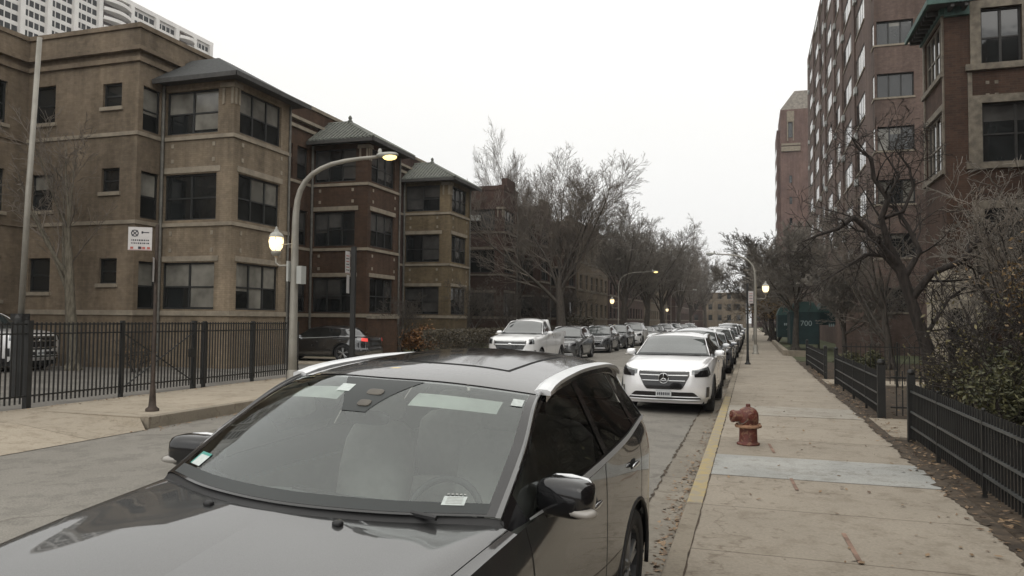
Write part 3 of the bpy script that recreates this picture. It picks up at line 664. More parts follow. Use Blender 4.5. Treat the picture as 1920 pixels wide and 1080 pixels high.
# carved stone porch with an arched opening
pc = MB(); n = 14; x0, x1, za, zb, cx = 5.35, 6.75, .1, 3.05, 6.05; yy = 26.35; hw = .26; zs_ = 2.05
arch = [(cx-hw, za+.6)]+[(cx-hw*math.cos(math.pi*k/n), zs_+hw*1.2*math.sin(math.pi*k/n)) for k in range(n+1)]+[(cx+hw, za+.6)]
outer = []
for (ax_, az_) in arch:
    dx, dz = ax_-cx, az_-zs_
    if az_ <= zs_+1e-6: outer.append((x0 if dx < 0 else x1, az_))
    else:
        s1 = min((x1-cx)/max(abs(dx), 1e-6), (zb-zs_)/dz); outer.append((cx+dx*s1, zs_+dz*s1))
for k in range(len(arch)-1):
    a, b_, c_, d_ = arch[k], arch[k+1], outer[k+1], outer[k]
    pc.quad((a[0], yy, a[1]), (b_[0], yy, b_[1]), (c_[0], yy, c_[1]), (d_[0], yy, d_[1]))
    pc.quad((a[0], yy, a[1]), (b_[0], yy, b_[1]), (b_[0], yy+.3, b_[1]), (a[0], yy+.3, a[1]))
pc.box(x0, x1, yy, 27, za, za+.6); pc.box(x0, x0+.12, yy+.003, 27, za+.6, zb); pc.box(x1-.12, x1, yy+.003, 27, za+.6, zb); pc.box(x0-.06, x1+.06, yy-.06, 27, zb, zb+.2)
pc.box(x0+.1, x1-.1, yy-.02, 27, zb+.2, zb+.5)
for k in range(26): 
    z = rnd.uniform(za+.65, zb-.1); x = rnd.choice([rnd.uniform(x0, x0+.32), rnd.uniform(x1-.36, x1-.04)]); pc.sup((x, yy, z), (.09, .03, .09), 1, 8)
pc.build('stone_porch', 'porch_stone', t)
g2 = MB(); g2.quad((cx-hw-.05, yy+.28, za+.6), (cx+hw+.05, yy+.28, za+.6), (cx+hw+.05, yy+.28, 2.5), (cx-hw-.05, yy+.28, 2.5)); g2.build('arched_window', 'pane', t)

# ---- right: brick high-rise with strip windows
hr = thing('high_rise', 'tall reddish brown brick high-rise with rows of strip windows', 'high-rise', (12, 70, 0))
X, Y0, Y1, ZT = 6.5, 45., 95.5, 32.6
w_ = MB(); fl = [5.4+2.93*k for k in range(10)]; fl = [2.45]+fl
grp = [(46.9, 0)]; gy = [(48.6, 52.4), (54.1, 59.2), (61.0, 64.7), (66.7, 72.3), (73.9, 77.7), (79.5, 85.4), (87.2, 92.5)]
wo = [(Y0+.05, Y0+.85, z, z+1.32) for z in fl]+[(a, b_, z, z+1.5) for z in fl[1:] for a, b_ in gy]
so = [(X+.12, 8.45, z, z+1.32) for z in fl]
wall(w_, 'x', X, -1, Y0, Y1, 0, ZT, wo, .04); wall(w_, 'y', Y0, -1, X, 15, 0, ZT, so, .2); wall(w_, 'y', Y1, 1, X, 22, 0, ZT, [])
w_.quad((X, Y0, ZT-.2), (22, Y0, ZT-.2), (22, Y1, ZT-.2), (X, Y1, ZT-.2)); wall(w_, 'x', 15, 1, Y0, Y1, 0, ZT, []); w_.build('main_wall', 'maroon_brick', hr)
s = MB()
for z in fl: fbox(s, 'y', Y0, -1, X-.03, 8.5, 0, .05, z-.1, z-.002); 
for z in fl[1:]:
    fbox(s, 'x', X, -1, Y0, Y0+.9, 0, .05, z-.1, z-.002)
    for a, b_ in gy: fbox(s, 'x', X, -1, a-.05, b_+.05, 0, .06, z-.1, z-.002)
s.build('sills', 'limestone', hr)
pj = MB()
for a, b_ in ((52.55, 53.95), (59.35, 60.85), (64.8, 66.6), (72.4, 73.8), (77.8, 79.4), (85.5, 87.1)): pj.box(X-.10, X-.001, a, b_, 4, ZT)
pj.build('pier', 'maroon_brick', hr)
acs = MB()
for z in fl[1:]:
    for a, b_ in gy:
        if rnd.random() < .7: acs.box(X-.22, X-.06, b_-.9, b_-.25, z-.75, z-.33)
acs.build('air_conditioner', 'sign_back', hr, kind='stuff')
for z in fl:
    blindmat = 'pane_shade' if z > 20 else 'pane_blind'
    window(hr, 'y', Y0, -1, (X+.12, 8.45, z, z+1.32), 3, [[1, 0, .9], [0, .2, 0], [0, 0, 0], [1, .3, 0]][int(z) % 4], 'window_frame', .2, False)
blindmat = 'pane_curtain'
for z in fl[1:]:
    for a, b_ in gy:
        window(hr, 'x', X, -1, (a, b_, z, z+1.5), 4, [rnd.choice([0, .5, 1, .6, 1, 0]) for _ in range(4)], 'window_frame', .04, False, simple_=True)
pn = MB()
for z in fl: pn.quad((X+.03, Y0+.05, z), (X+.03, Y0+.85, z), (X+.03, Y0+.85, z+1.32), (X+.03, Y0+.05, z+1.32))
pn.build('corner_pane', 'pane_curtain', hr)
# low brick porch in front of it
t = thing('brick_porch', 'low reddish brick entrance block with pale coping before the high-rise', 'porch', (5.4, 43, 0))
b = MB(); b.box(4.4, 6.4, 42, 44.9, 0, 3.3); b.build('wall', 'maroon_brick', t); b = MB(); b.box(4.3, 6.45, 41.9, 44.92, 3.3, 3.42); b.build('coping', 'limestone', t)
b = MB(); b.box(5.72, 5.8, 41.7, 41.78, .12, 4.2); b.sup((5.76, 41.74, 4.3), (.07, .07, .12), .7, 8); t2 = b.build('vent_pipe', 'steel_dark', t)
# green canopies
def canopy(label, x0, x1, y, y2, z0, z1, text):
    t = thing('entrance_canopy', label, 'canopy', ((x0+x1)/2, y, .1))
    b = MB(); b.quad((x0, y, z0), (x1, y, z0), (x1, y, z1), (x0, y, z1)); b.quad((x0, y, z0), (x0, y2, z0), (x0, y2, z1), (x0, y, z1)); b.quad((x1, y, z0), (x1, y2, z0), (x1, y2, z1), (x1, y, z1))
    b.build('side_panel', 'canopy_cloth', t)
    n = 8; b = MB()
    n = 3; pr = [(x0-.05, z1), (x0+(x1-x0)*.22, z1+.62), (x0+(x1-x0)*.8, z1+.66), (x1+.05, z1)]
    for k in range(n): b.quad((pr[k][0], y, pr[k][1]), (pr[k+1][0], y, pr[k+1][1]), (pr[k+1][0], y2, pr[k+1][1]), (pr[k][0], y2, pr[k][1]))
    b.add([(x, y, z) for x, z in pr], [tuple(range(n+1))]); b.build('roof_cloth', 'canopy_roof', t)
    b = MB()
    for x in (x0+.04, x1-.04): b.bar((x, y+.05, .1), (x, y+.05, z1), .03)
    b.build('post', 'iron', t)
    if text: text_mesh('house_number', text, .46, 'canopy_text', t, ((x0+x1)/2+.1, y-.01, 1.78), (R(90), 0, 0))
    else:
        b = MB(); 
        for k in range(3): b.box((x0+x1)/2-.02+k*.12, (x0+x1)/2+.06+k*.12, y-.02, y-.01, 1.6, 1.78)
        b.build('lettering', 'canopy_text', t)
canopy('dark green cloth canopy reading 700 beside the right sidewalk', 2.3, 3.95, 50, 54, .5, 2.5, '700')
canopy('wide dark green canopy to the right of the one reading 700', 4.05, 5.3, 51.5, 55, 1.7, 2.5, None)
canopy('smaller dark green canopy behind the one reading 700', 1.95, 2.9, 62, 66, .68, 2.4, None)
t = MB()
for (x0, x1, y0, y1) in ((1.75, 3.2, 40.6, 41.0), (1.55, 1.8, 41.003, 64)): t.box(x0, x1, y0, y1, .1, .42)
t.build('low_planter_wall', 'limestone', label='low pale planter kerb along the right sidewalk by the green canopies', cat='planter')
# neighbouring brick building close on the right, outside the picture but mirrored in windows
t = thing('brick_apartment_building', 'dark brick building beside the near garden, right of the picture edge', 'building', (14, 5, 0))
w_ = MB(); oo = [(y, y+1.5, z, z+1.7) for y in (-12, -7, -2, 3, 8, 13, 18) for z in (2.2, 5.3, 8.4)]
wall(w_, 'x', 8.4, -1, -15, 22.5, 0, 12.5, oo); wall(w_, 'y', 22.5, 1, 8.4, 20, 0, 12.5, []); w_.quad((8.4, -15, 12.2), (20, -15, 12.2), (20, 22.5, 12.2), (8.4, 22.5, 12.2)); wall(w_, 'y', -15, -1, 8.4, 20, 0, 12.5, []); w_.build('main_wall', 'dark_red_brick', t)
for o in oo: window(t, 'x', 8.4, -1, o, 2, rnd.choice([0, .5]), sill='limestone')
# far tower
tw = thing('tower_block', 'slim pale red brick tower with sloped slate roof beyond the high-rise', 'tower', (8, 155, 0))
b = MB(); so = [(6.75, 7.55, z, z+2.9) for z in (36.6,)]+[(6.9, 7.4, z, z+1.4) for z in (28, 24, 20, 16)]
wall(b, 'y', 150, -1, 5.35, 12, 0, 42, so); wall(b, 'x', 5.35, -1, 150, 162, 0, 42, []); b.box(4.75, 5.34, 151.5, 162, 0, 38.5); b.quad((5.35, 150, 41.9), (12, 150, 41.9), (12, 162, 41.9), (5.35, 162, 41.9)); b.build('main_wall', 'tower_brick', tw)
b = MB(); b.add([(5.35, 150, 42), (12, 150, 42), (12, 162, 42), (5.35, 162, 42), (8, 152, 46), (12, 152, 46), (12, 162, 46), (8, 162, 46)], [(0, 1, 5, 4), (0, 4, 7, 3), (4, 5, 6, 7)]); b.build('roof', 'twig_grey', tw)
b = MB(); b.box(5.5, 8.9, 149.7, 150, 34.0, 34.9); b.box(5.5, 8.9, 149.75, 150, 35.1, 35.5); b.box(6.5, 7.8, 149.8, 150, 39.6, 41.6); b.box(6.55, 6.73, 149.85, 150, 36, 40); b.box(7.57, 7.75, 149.85, 150, 36, 40); b.build('stone_trim', 'limestone', tw)
for o in so: window(tw, 'y', 150, -1, o, 1, 0)
b = MB()
for k in range(11): b.box(4.72, 4.749, 153, 160, 3+3.1*k, 4.4+3.1*k)
b.build('strip_window', 'pane', tw)
# ---- white balcony tower far behind the left flats
bt = thing('high_rise', 'white concrete high-rise with curved balconies behind the beige flats', 'high-rise', (-200, 180, 0))
XB = -185.; ya, yb_ = 120., 223.; zt = 101.5
b = MB(); b.box(XB-22, XB-1.2, ya, yb_, 0, zt-2); b.box(XB-22, XB-.4, ya-.5, yb_+.5, zt-2, zt-.6); b.box(XB-15, XB-6, 180, 196, zt-.6, zt+2.4)
piers = [122, 131, 140, 149, 157, 165.5, 174, 186, 196.5, 205.5, 214, 222.2]
for y in piers: b.box(XB-1.2, XB, y-.7, y+.7, 0, zt-2)
b.build('concrete_frame', 'white_concrete', bt)
bal_bays = [0, 4, 7, 10]
gl = MB(); sp_ = MB(); bl = MB(); rb = MB()
for i in range(len(piers)-1):
    y0, y1 = piers[i]+.7, piers[i+1]-.7
    isbal = i in (1, 6, 9)
    for k in range(11):
        z = zt-4.6-2.85*k
        if isbal:
            n = 8; pr = [(y0+(y1-y0)*q/n, 1.6*math.sin(math.pi*q/n)+.3) for q in range(n+1)]
            for q in range(n):
                a, c_ = pr[q], pr[q+1]
                bl.quad((XB+a[1], a[0], z-.3), (XB+c_[1], c_[0], z-.3), (XB+c_[1], c_[0], z+.75), (XB+a[1], a[0], z+.75))
                bl.quad((XB+a[1], a[0], z-.3), (XB+c_[1], c_[0], z-.3), (XB-1.2, c_[0], z-.3), (XB-1.2, a[0], z-.3))
            rb.quad((XB-1.15, y0, z+.75), (XB-1.15, y1, z+.75), (XB-1.15, y1, z+2.5), (XB-1.15, y0, z+2.5))
        else:
            gl.quad((XB-1.1, y0, z), (XB-1.1, y1, z), (XB-1.1, y1, z+1.7), (XB-1.1, y0, z+1.7))
            for q in range(1, 4):
                u = y0+(y1-y0)*q/4; sp_.box(XB-1.1, XB-.95, u-.12, u+.12, z, z+1.7)
            sp_.quad((XB-1.05, y0, z-1.1), (XB-1.05, y1, z-1.1), (XB-1.05, y1, z), (XB-1.05, y0, z))
gl.build('strip_window', 'pane_dull', bt); sp_.build('window_mullion', 'white_concrete', bt); bl.build('balcony', 'white_concrete', bt, kind='stuff'); rb.build('balcony_recess', 'red_brick', bt)
# ------------------------------------------------------------------ fences
def picket_fence(name, label, x, y0, y1, z0, z1, rails, posts, step=.115, pr=.009, mat='iron', ph=None, ax='x', pw=.03, cap=True, group=None, rail_mat=None, bow=0):
    t = thing(name, label, 'fence', (x, y0, z0) if ax == 'x' else (y0, x, z0), group=group)
    T3 = (lambda u, o, z: (x+o, u, z)) if ax == 'x' else (lambda u, o, z: (u, x+o, z))
    def bx(b, u0, u1, o0, o1, a, c):
        p, q = T3(u0, o0, a), T3(u1, o1, c); b.box(min(p[0], q[0]), max(p[0], q[0]), min(p[1], q[1]), max(p[1], q[1]), a, c)
    b = MB(); n = int((y1-y0)/step)
    for k in range(1, n):
        u = y0+(y1-y0)*k/n; bx(b, u-pr, u+pr, -pr, pr, z0+.06, z1-.004)
    b.build('picket', mat, t)
    b = MB()
    for z in rails: bx(b, y0, y1, -.02, .02, z-.014, z+.014)
    b.build('rail', rail_mat or mat, t)
    for u, h, w_ in posts:
        b = MB(); bx(b, u-w_, u+w_, -w_-.004, w_+.004, z0-.1, z1+h)
        if cap: b.sup(T3(u, 0, z1+h+w_*.8), (w_*1.25, w_*1.25, w_*1.1), .8, 8)
        b.build('post', mat, t)
    return t
tf = picket_fence('iron_fence', 'tall black iron fence along the left sidewalk', -12.9, 3., 19.6, .16, 1.74, (1.70, 1.52, .36),
    [(y, .02, .035) for y in (3.05, 5.6, 8.2, 15.5, 17.4, 19.5)]+[(10.74, .03, .05), (12.94, .03, .035), (15.14, .03, .045)], .10, .012, cap=False)
b = MB(); b.bar((-12.87, 13.0, .35), (-12.87, 15.1, 1.5), .015); b.bar((-12.93, 13.0, 1.5), (-12.93, 15.1, .35), .015); b.box(-12.86, -12.8, 14.9, 15.06, .9, 1.1); b.build('gate_brace', 'iron', tf)
picket_fence('low_iron_fence', 'low black picket fence nearest the camera beside the right sidewalk', 2.25, .8, 12.55, .13, .98, (.86, .56, .34), [(.9+1.98*k, 0, .018) for k in range(6)]+[(12.5, .12, .045)], .095, .0095, rail_mat='rail_grey', group='low fences along the right sidewalk')
picket_fence('low_iron_fence', 'low black picket fence between the two garden gate openings', 2.25, 15.15, 22.95, .13, .98, (.86, .56, .34), [(15.2, .12, .06), (17.1, 0, .018), (19.1, 0, .018), (21.1, 0, .018), (22.9, .12, .045)], .095, .0095, rail_mat='rail_grey', group='low fences along the right sidewalk')
picket_fence('low_iron_fence', 'farther low black fence ending near the planter kerb', 2.15, 24.9, 33., .13, .98, (.86, .56, .34), [(24.95, .1, .045), (27.6, 0, .018), (30.3, 0, .018), (32.9, .1, .045)], .095, .0095, rail_mat='rail_grey', group='low fences along the right sidewalk')
picket_fence('low_iron_fence', 'short black fence turning in beside the near garden path', 12.55, 2.35, 5.6, .13, .98, (.86, .34), [(4.0, 0, .018), (5.55, .05, .03)], .10, .010, ax='y', group='fences across the right gardens')
picket_fence('low_iron_fence', 'short black fence on the far side of the near garden path', 15.2, 2.4, 6.2, .13, 1.0, (.88, .34), [(4.2, 0, .018), (6.15, .05, .03)], .10, .010, ax='y', group='fences across the right gardens')
picket_fence('low_iron_fence', 'taller black fence across the garden before the bushes', 22.9, 2.4, 6.4, .13, 1.3, (1.2, .36), [(3.8, 0, .02), (5.4, 0, .02), (6.35, .05, .03)], .12, .009, ax='y', group='fences across the right gardens')
# ------------------------------------------------------------------ lamps, signs, hydrant
LS = [1.]
def lamp(label, x, y, armdir, zb, ztop, arm=2.6, lit=True, acorn_side=-1, acorn_z=3.72, boxes=False, lean=0., rise=.55, acorn_lit=True):
    t = thing('street_lamp', label, 'street lamp', (x, y, zb), group='street lamps')
    b = MB(); d = armdir; hs_ = ztop-1.65
    pts = [(x, y, zb), (x, y, zb+1.0), (x, y, 2.6), (x, y, ztop-1.5)]
    rr = [.105, .10, .092, .08]
    for dx, dz in ((.01, -1.2), (.045, -.92), (.12, -.68), (.25, -.48), (.43, -.32), (.66, -.2), (.95, -.105), (1.3, -.05)): pts.append((x+d*dx, y, ztop+dz)); rr.append(rr[-1]*.94)
    pts += [(x+d*(1.3+(arm-1.3)*.5), y, ztop-.015), (x+d*arm, y, ztop)]; rr += [.042, .035]
    rr = [q_*LS[0] for q_ in rr]; b.tube(pts, rr, 12); b.lathe([(.17, 0), (.17, .06), (.13, .1), (.125, .45), (.1, .5)], (x, y, zb), 14)
    b.build('pole', 'galvanised', t, True)
    hx, hz = x+d*(arm+.24), ztop+.0
    b = MB(); b.sup((hx, y, hz+.03), (.27, .12, .06), .8, 14); b.lathe([(.045, 0), (.05, .05), (.03, .11), (0, .12)], (x+d*(arm+.05), y, hz+.07), 10)
    hd = b.build('lamp_head', 'lamp_cap', t, True)
    b = MB(); b.sup((hx+d*.06, y, hz-.02), (.17, .11, .075), .9, 14); b.build('lamp_lens', 'cobra_glow' if lit else 'sign_back', hd, True)
    if acorn_side:
        s = acorn_side; ax_ = x+s*.52; b = MB()
        b.tube([(x, y, acorn_z-.62), (ax_-s*.1, y, acorn_z-.62), (ax_, y, acorn_z-.55), (ax_, y, acorn_z-.34)], .022, 8)
        b.bar((x, y, acorn_z-.1), (ax_-s*.16, y, acorn_z-.12), .012); b.lathe([(.05, -.40), (.11, -.34), (.12, -.28), (.09, -.26)], (ax_, y, acorn_z), 12); br = b.build('lantern_bracket', 'galvanised', t, True)
        b = MB(); b.lathe([(.085, -.28), (.15, -.18), (.175, -.04), (.16, .06)], (ax_, y, acorn_z), 14); b.build('lantern_globe', 'lamp_glow' if acorn_lit else 'lamp_cap', br, True)
        b = MB(); b.lathe([(.175, .06), (.17, .09), (.13, .15), (.06, .2), (.05, .24), (.02, .27), (.025, .30), (0, .33)], (ax_, y, acorn_z), 14)
        for k in range(6):
            a = k*math.pi/3; b.bar((ax_+.09*math.cos(a), y+.09*math.sin(a), acorn_z-.28), (ax_+.178*math.cos(a), y+.178*math.sin(a), acorn_z+.06), .008, n=4)
        b.build('lantern_cap', 'lamp_cap', br, True)
    if boxes:
        b = MB(); b.box(x-.14, x-.09, y-.12, y+.1, 2.72, 3.2); b.box(x+.13, x+.26, y-.11, y+.09, 2.66, 3.08); b.build('control_box', 'sign_back', t)
        b = MB(); b.bar((x-.11, y-.05, .2), (x-.11, y-.05, 2.7), .018); b.build('conduit', 'iron', t)
        b = MB(); b.tube([(x, y-.11, 1.45), (x+.02, y-.14, 1.42), (x+.13, y-.13, 1.5), (x+.15, y-.12, 1.42)], .007, 5); b.build('wire_tie', 'galvanised', t)
    return t
lamp('tall curved street lamp with lit yellow head, near the left fence end', -10.3, 15.4, 1, .15, 5.57, 2.15, boxes=True, acorn_z=3.72, rise=.3)
LS[0] = .8
lamp('street lamp on the right sidewalk with arm reaching left over parked cars', .2, 42.1, -1, .15, 5.5, 2.05, lit=False, acorn_side=1, acorn_z=3.7, rise=-.1)
LS[0] = .45
lamp('distant street lamp with lit arm among the left bare trees', -10.3, 61, 1, .15, 5.8, 2.7, acorn_z=3.5, rise=.1)
lamp('farther left street lamp with small lit lantern', -10.3, 103, 1, .15, 6.0, 2.9, lit=False, acorn_z=3.4)
lamp('farthest street lamp on the right with a thin grey arm', .2, 72, -1, .15, 6.3, 2.4, lit=False, acorn_side=0)
# pale pole in the parking lot
t = thing('utility_pole', 'tall pale slightly leaning pole behind the left fence', 'pole', (-14.9, 12.3, .1))
b = MB(); b.tube([(-15.02, 12.3, 1.8), (-14.96, 12.32, 4.5), (-14.84, 12.36, 7.95)], [.062, .058, .05], 10); b.build('shaft', 'galvanised', t, True)
b = MB(); b.lathe([(.16, 0), (.15, 1.7), (.11, 1.78)], (-15.02, 12.3, .1), 12); b.box(-15.2, -14.88, 12.2, 12.4, 1.75, 1.9); b.build('base', 'iron', t)
def sign_post(label, x, y, z1, plates, mat='brown_post', w_=.028, base=True, text=None):
    t = thing('street_sign', label, 'sign', (x, y, .15), group='kerbside sign posts')
    b = MB(); b.box(x-w_, x+w_, y-w_*.6, y+w_*.6, .2, z1)
    b.build('post', mat, t)
    if base: b = MB(); b.lathe([(.12, 0), (.12, .04), (.07, .08), (.06, .2), (.045, .45), (.035, .5)], (x, y, .15), 12); b.build('post_base', mat, t, True)
    return t
sa = sign_post('parking sign with red bottom border on a brown post by the driveway', -10.38, 11.15, 3.55, None)
# plate angled to face the camera side; a second one below is seen almost edge-on
def plate(par, x, y, z0, z1, half, ang, mats=('sign_white', 'sign_ink', 'sign_red'), marks=0, shift=0., name='sign_plate'):
    d = Vector((math.cos(ang), math.sin(ang), 0)); n = Vector((d.y, -d.x, 0)); c = Vector((x, y, 0))+d*shift-n*(-.0)
    def q(b, u0, u1, a, c_, off, mi):
        p = [c+d*u+n*off+Vector((0, 0, z)) for u, z in ((u0, a), (u1, a), (u1, c_), (u0, c_))]; b.quad(*p, mi)
    b = MB(); q(b, -half, half, z0, z1, .004, 0); q(b, -half, half, z0, z1, -.0, 0)
    b.tube([c+d*-half+Vector((0, 0, z0)), c+d*half+Vector((0, 0, z0))], .004, 4)
    if marks:
        q(b, -half+.012, half-.012, z0+.004, z0+.01, .006, 2); H = z1-z0
        if marks == 1:
            cc = c+d*(-half*.45)+Vector((0, 0, z1-H*.27)); k = 16; ri, ro = H*.11, H*.155
            for i in range(k):
                a0, a1 = 2*math.pi*i/k, 2*math.pi*(i+1)/k; f = lambda a, r_: cc+d*(math.cos(a)*r_)+Vector((0, 0, math.sin(a)*r_))+n*.006
                b.quad(f(a0, ri), f(a1, ri), f(a1, ro), f(a0, ro), 1)
            for s_ in (1, -1):
                f = lambda u, v: cc+d*u+Vector((0, 0, v))+n*.0065
                b.quad(f(-.05, -.05*s_-.012), f(.05, .05*s_-.012), f(.05, .05*s_+.012), f(-.05, -.05*s_+.012), 1)
            q(b, .02, half*.75, z1-H*.25, z1-H*.21, .006, 1); q(b, .02, .05, z1-H*.28, z1-H*.18, .006, 1)
            for r_ in range(2):
                u = -half*.75
                while u < half*.7:
                    w2 = rnd.uniform(.012, .035); q(b, u, u+w2, z0+H*(.40-.13*r_), z0+H*(.46-.13*r_), .006, 1); u += w2+.012
            for u in (-half*.8, -half*.1, half*.2, half*.6): q(b, u, u+.05, z0+.02, z0+.06, .006, 2)
            q(b, -.03, .02, z0+.02, z0+.065, .007, 1)
        else:
            for r_ in range(6): q(b, -half*.7, half*.7, z0+H*(.12+.13*r_), z0+H*(.16+.13*r_), .006, 2 if r_ % 2 else 1)
    return b.build(name, mats, par)
plate(sa, -10.42, 11.1, 3.07, 3.49, .2, R(32), marks=1, shift=-.22)
plate(sa, -10.40, 11.1, 2.5, 2.94, .15, R(128), ('sign_white', 'sign_ink', 'sign_red'), name='sign_plate')
sb = sign_post('dark square post with two edge-on white plates before the red flats', -10.4, 18.35, 3.83, None, 'iron', .065, False)
plate(sb, -10.56, 18.3, 3.1, 3.70, .15, R(96), marks=2, shift=.0); plate(sb, -10.54, 18.3, 2.55, 3.05, .12, R(102), shift=.0)
sc = sign_post('black sign post on the right sidewalk left of the far lamp', -.15, 31.9, 3.44, None, 'iron', .045)
plate(sc, -.02, 31.85, 2.6, 3.1, .1, R(20), marks=2)
# hydrant
h = thing('fire_hydrant', 'weathered red fire hydrant on the sidewalk by the yellow kerb', 'hydrant', (-.05, 11.16, .15), local=True)
b = MB(); b.lathe([(.0, 0), (.165, 0), (.165, .025), (.14, .03), (.132, .05), (.127, .245), (.13, .26)], n=24); b.build('barrel', 'hydrant_red', h, True)
b = MB(); b.lathe([(.122, .255), (.19, .258), (.195, .275), (.19, .292), (.165, .3), (.13, .302)], n=24)
for k in range(8): a = k*math.pi/4+.2; b.bar((.165*math.cos(a), .165*math.sin(a), .25), (.165*math.cos(a), .165*math.sin(a), .318), .016, n=6)
b.build('flange', 'hydrant_rust', h)
b = MB(); b.lathe([(.135, .30), (.148, .33), (.15, .42), (.142, .47), (.118, .515), (.075, .545), (.045, .552), (.04, .56), (.0, .562)], n=24)
b.lathe([(.03, .555), (.034, .575), (.03, .6), (0, .602)], n=6); b.build('bonnet', 'hydrant_red', h, True)
b = MB(); b.bar((-.08, -.04, .42), (-.205, -.09, .42), .085, .085, 16); b.bar((-.2, -.088, .42), (-.24, -.104, .42), .094, .088, 8); b.bar((-.238, -.104, .42), (-.262, -.114, .42), .026, .026, 5); b.build('nozzle', 'hydrant_red', h)
b = MB(); b.tube([(-.15, -.12, .36), (-.12, -.16, .31), (-.06, -.17, .33), (0, -.15, .38)], .006, 5); b.build('chain', 'steel_dark', h); h.scale = (.94, .94, .94)
b = MB(); b.bar((.04, -.12, .43), (.07, -.185, .43), .055, .055, 12); b.bar((.07, -.185, .43), (.08, -.205, .43), .022, .022, 5); b.build('nozzle', 'hydrant_red', h)

# ------------------------------------------------------------------ trees
class Tree:
    def __init__(s, seed): s.r = random.Random(seed); s.seg = []
    def branch(s, p, d, L, r, lv, maxlv, P):
        rr = s.r; n = P['n'][min(lv, len(P['n'])-1)]; step = L/n; pts = [(Vector(p), r)]
        p = Vector(p); d = Vector(d).normalized(); up = P['up'][min(lv, len(P['up'])-1)]; wob = P['wob'][min(lv, len(P['wob'])-1)]
        for i in range(n):
            d = (d+Vector((rr.gauss(0, wob), rr.gauss(0, wob), rr.gauss(0, wob)+up))).normalized()
            q = p+d*step; r1 = r*(1-.86*(i+1)/n) if lv > 0 else r*(1-.45*(i+1)/n)
            s.seg.append((p.copy(), q.copy(), pts[-1][1], max(r1, P['rmin']), lv)); pts.append((q.copy(), max(r1, P['rmin']))); p = q
        if lv < maxlv: s.kids(pts, d, L, lv, maxlv, P)
    def kids(s, pts, d, L, lv, maxlv, P, t0=None):
        rr = s.r; k = P['k'][min(lv, len(P['k'])-1)]; t0 = (P['t0'][min(lv, len(P['t0'])-1)] if t0 is None else t0)
        for j in range(k):
            t = t0+(1-t0)*(j+rr.random()*.9)/k; t = min(t, .999); x = t*(len(pts)-1); i = int(x); fr = x-i
            a, ra = pts[i]; b, rb = pts[min(i+1, len(pts)-1)]; pp = a.lerp(b, fr); dd = (b-a).normalized() if (b-a).length > 0 else d
            ang = R(rr.uniform(*P['ang'][min(lv, len(P['ang'])-1)])); ph = rr.random()*6.283
            o = dd.orthogonal().normalized(); o = Matrix.Rotation(ph, 3, dd) @ o
            nd = (dd*math.cos(ang)+o*math.sin(ang)).normalized()
            l2 = L*P['len'][min(lv, len(P['len'])-1)]*rr.uniform(.7, 1.15)*(1.15-.45*t)
            s.branch(pp, nd, l2, max((ra+(rb-ra)*fr)*P.get('rk', .62), P['rmin']), lv+1, maxlv, P)
    def build(s, t, split=1, bark='bark', twig='twig', o0=Vector((0, 0, 0))):
        def mesh(name, segs, mat):
            vs = []; fs = []
            for p, q, r0, r1, lv in segs:
                n = 8 if lv == 0 else (5 if lv == 1 else 3)
                d = (q-p); 
                if d.length < 1e-5: continue
                d.normalize(); a = d.orthogonal().normalized(); b = d.cross(a); k = len(vs)
                for c, r in ((p-d*r0*.3, r0), (q+d*r1*.3, r1)):
                    for i in range(n):
                        an = 2*math.pi*i/n; vs.append(c+a*(math.cos(an)*r)+b*(math.sin(an)*r))
                fs += [(k+i, k+(i+1) % n, k+n+(i+1) % n, k+n+i) for i in range(n)]
            mb = MB(); mb.v = vs; mb.f = fs; mb.m = [0]*len(fs); return mb.build(name, mat, t, True)
        tr = [x for x in s.seg if x[4] <= split]; cr = [x for x in s.seg if x[4] > split]
        mesh('trunk', tr, bark)
        if cr: mesh('crown', cr, twig)
BIG = dict(n=[3, 6, 5, 4, 3, 2], up=[0, .07, .07, .06, .05, .04], wob=[.03, .07, .08, .08, .08, .1], k=[9, 9, 7, 5, 4], t0=[.55, .15, .12, .1, .1],
           ang=[(14, 52), (18, 42), (20, 40), (20, 42), (20, 45)], len=[2.0, .5, .52, .56, .6], rmin=.0065, rk=.53)
def tree(name, label, seed, loc, trunk, r, Pm, maxlv=4, bark='bark', twig='twig', lean=(0, 0, 1), split=1, group='bare trees lining the street', scale=(1, 1, 1)):
    t = thing(name, label, 'tree', loc, group=group, local=True); T = Tree(seed)
    T.branch((0, 0, 0), lean, trunk, r, 0, maxlv, Pm)
    for i in range(6):   # root flare
        a = i*1.05; T.seg.append((Vector((0, 0, .35)), Vector((math.cos(a)*r*1.5, math.sin(a)*r*1.5, -.05)), r*.7, r*.3, 0))
    T.build(t, split, bark, twig); t.scale = scale; return t
tA = tree('bare_tree', 'tallest bare tree with fan-shaped crown above the left flats', 11, (-12.3, 50, .1), 4.1, .30, BIG, 5, group='bare trees on the left kerb')
BROAD = dict(BIG, ang=[(20, 68), (22, 50), (22, 48), (22, 48), (20, 45)], len=[1.9, .52, .52, .56, .6], rmin=.008, up=[0, .05, .05, .04, .03, .03])
tB = tree('bare_tree', 'bare tree with rounded dense crown, middle of the left kerb row', 23, (-10.8, 66, .1), 3.3, .26, BROAD, 5, group='bare trees on the left kerb', twig='twig_grey'); tB.scale = (1.3, 1.3, 1.32)
def again(src, label, loc, rz, sc, group=None):
    c = copy_tree(src); c.location = loc; c.rotation_euler = (0, 0, rz); c.scale = (sc, sc, sc); c['label'] = label
    if group: c['group'] = group
    return c
tA.scale = (1.3, 1.3, 1.12); tA.rotation_euler = (0, 0, .15)
again(tA, 'slimmer bare tree behind the brown flats roofs at left', (-18.3, 59.4, .1), 2.1, 1.0).scale = (.85, .85, 1.38)
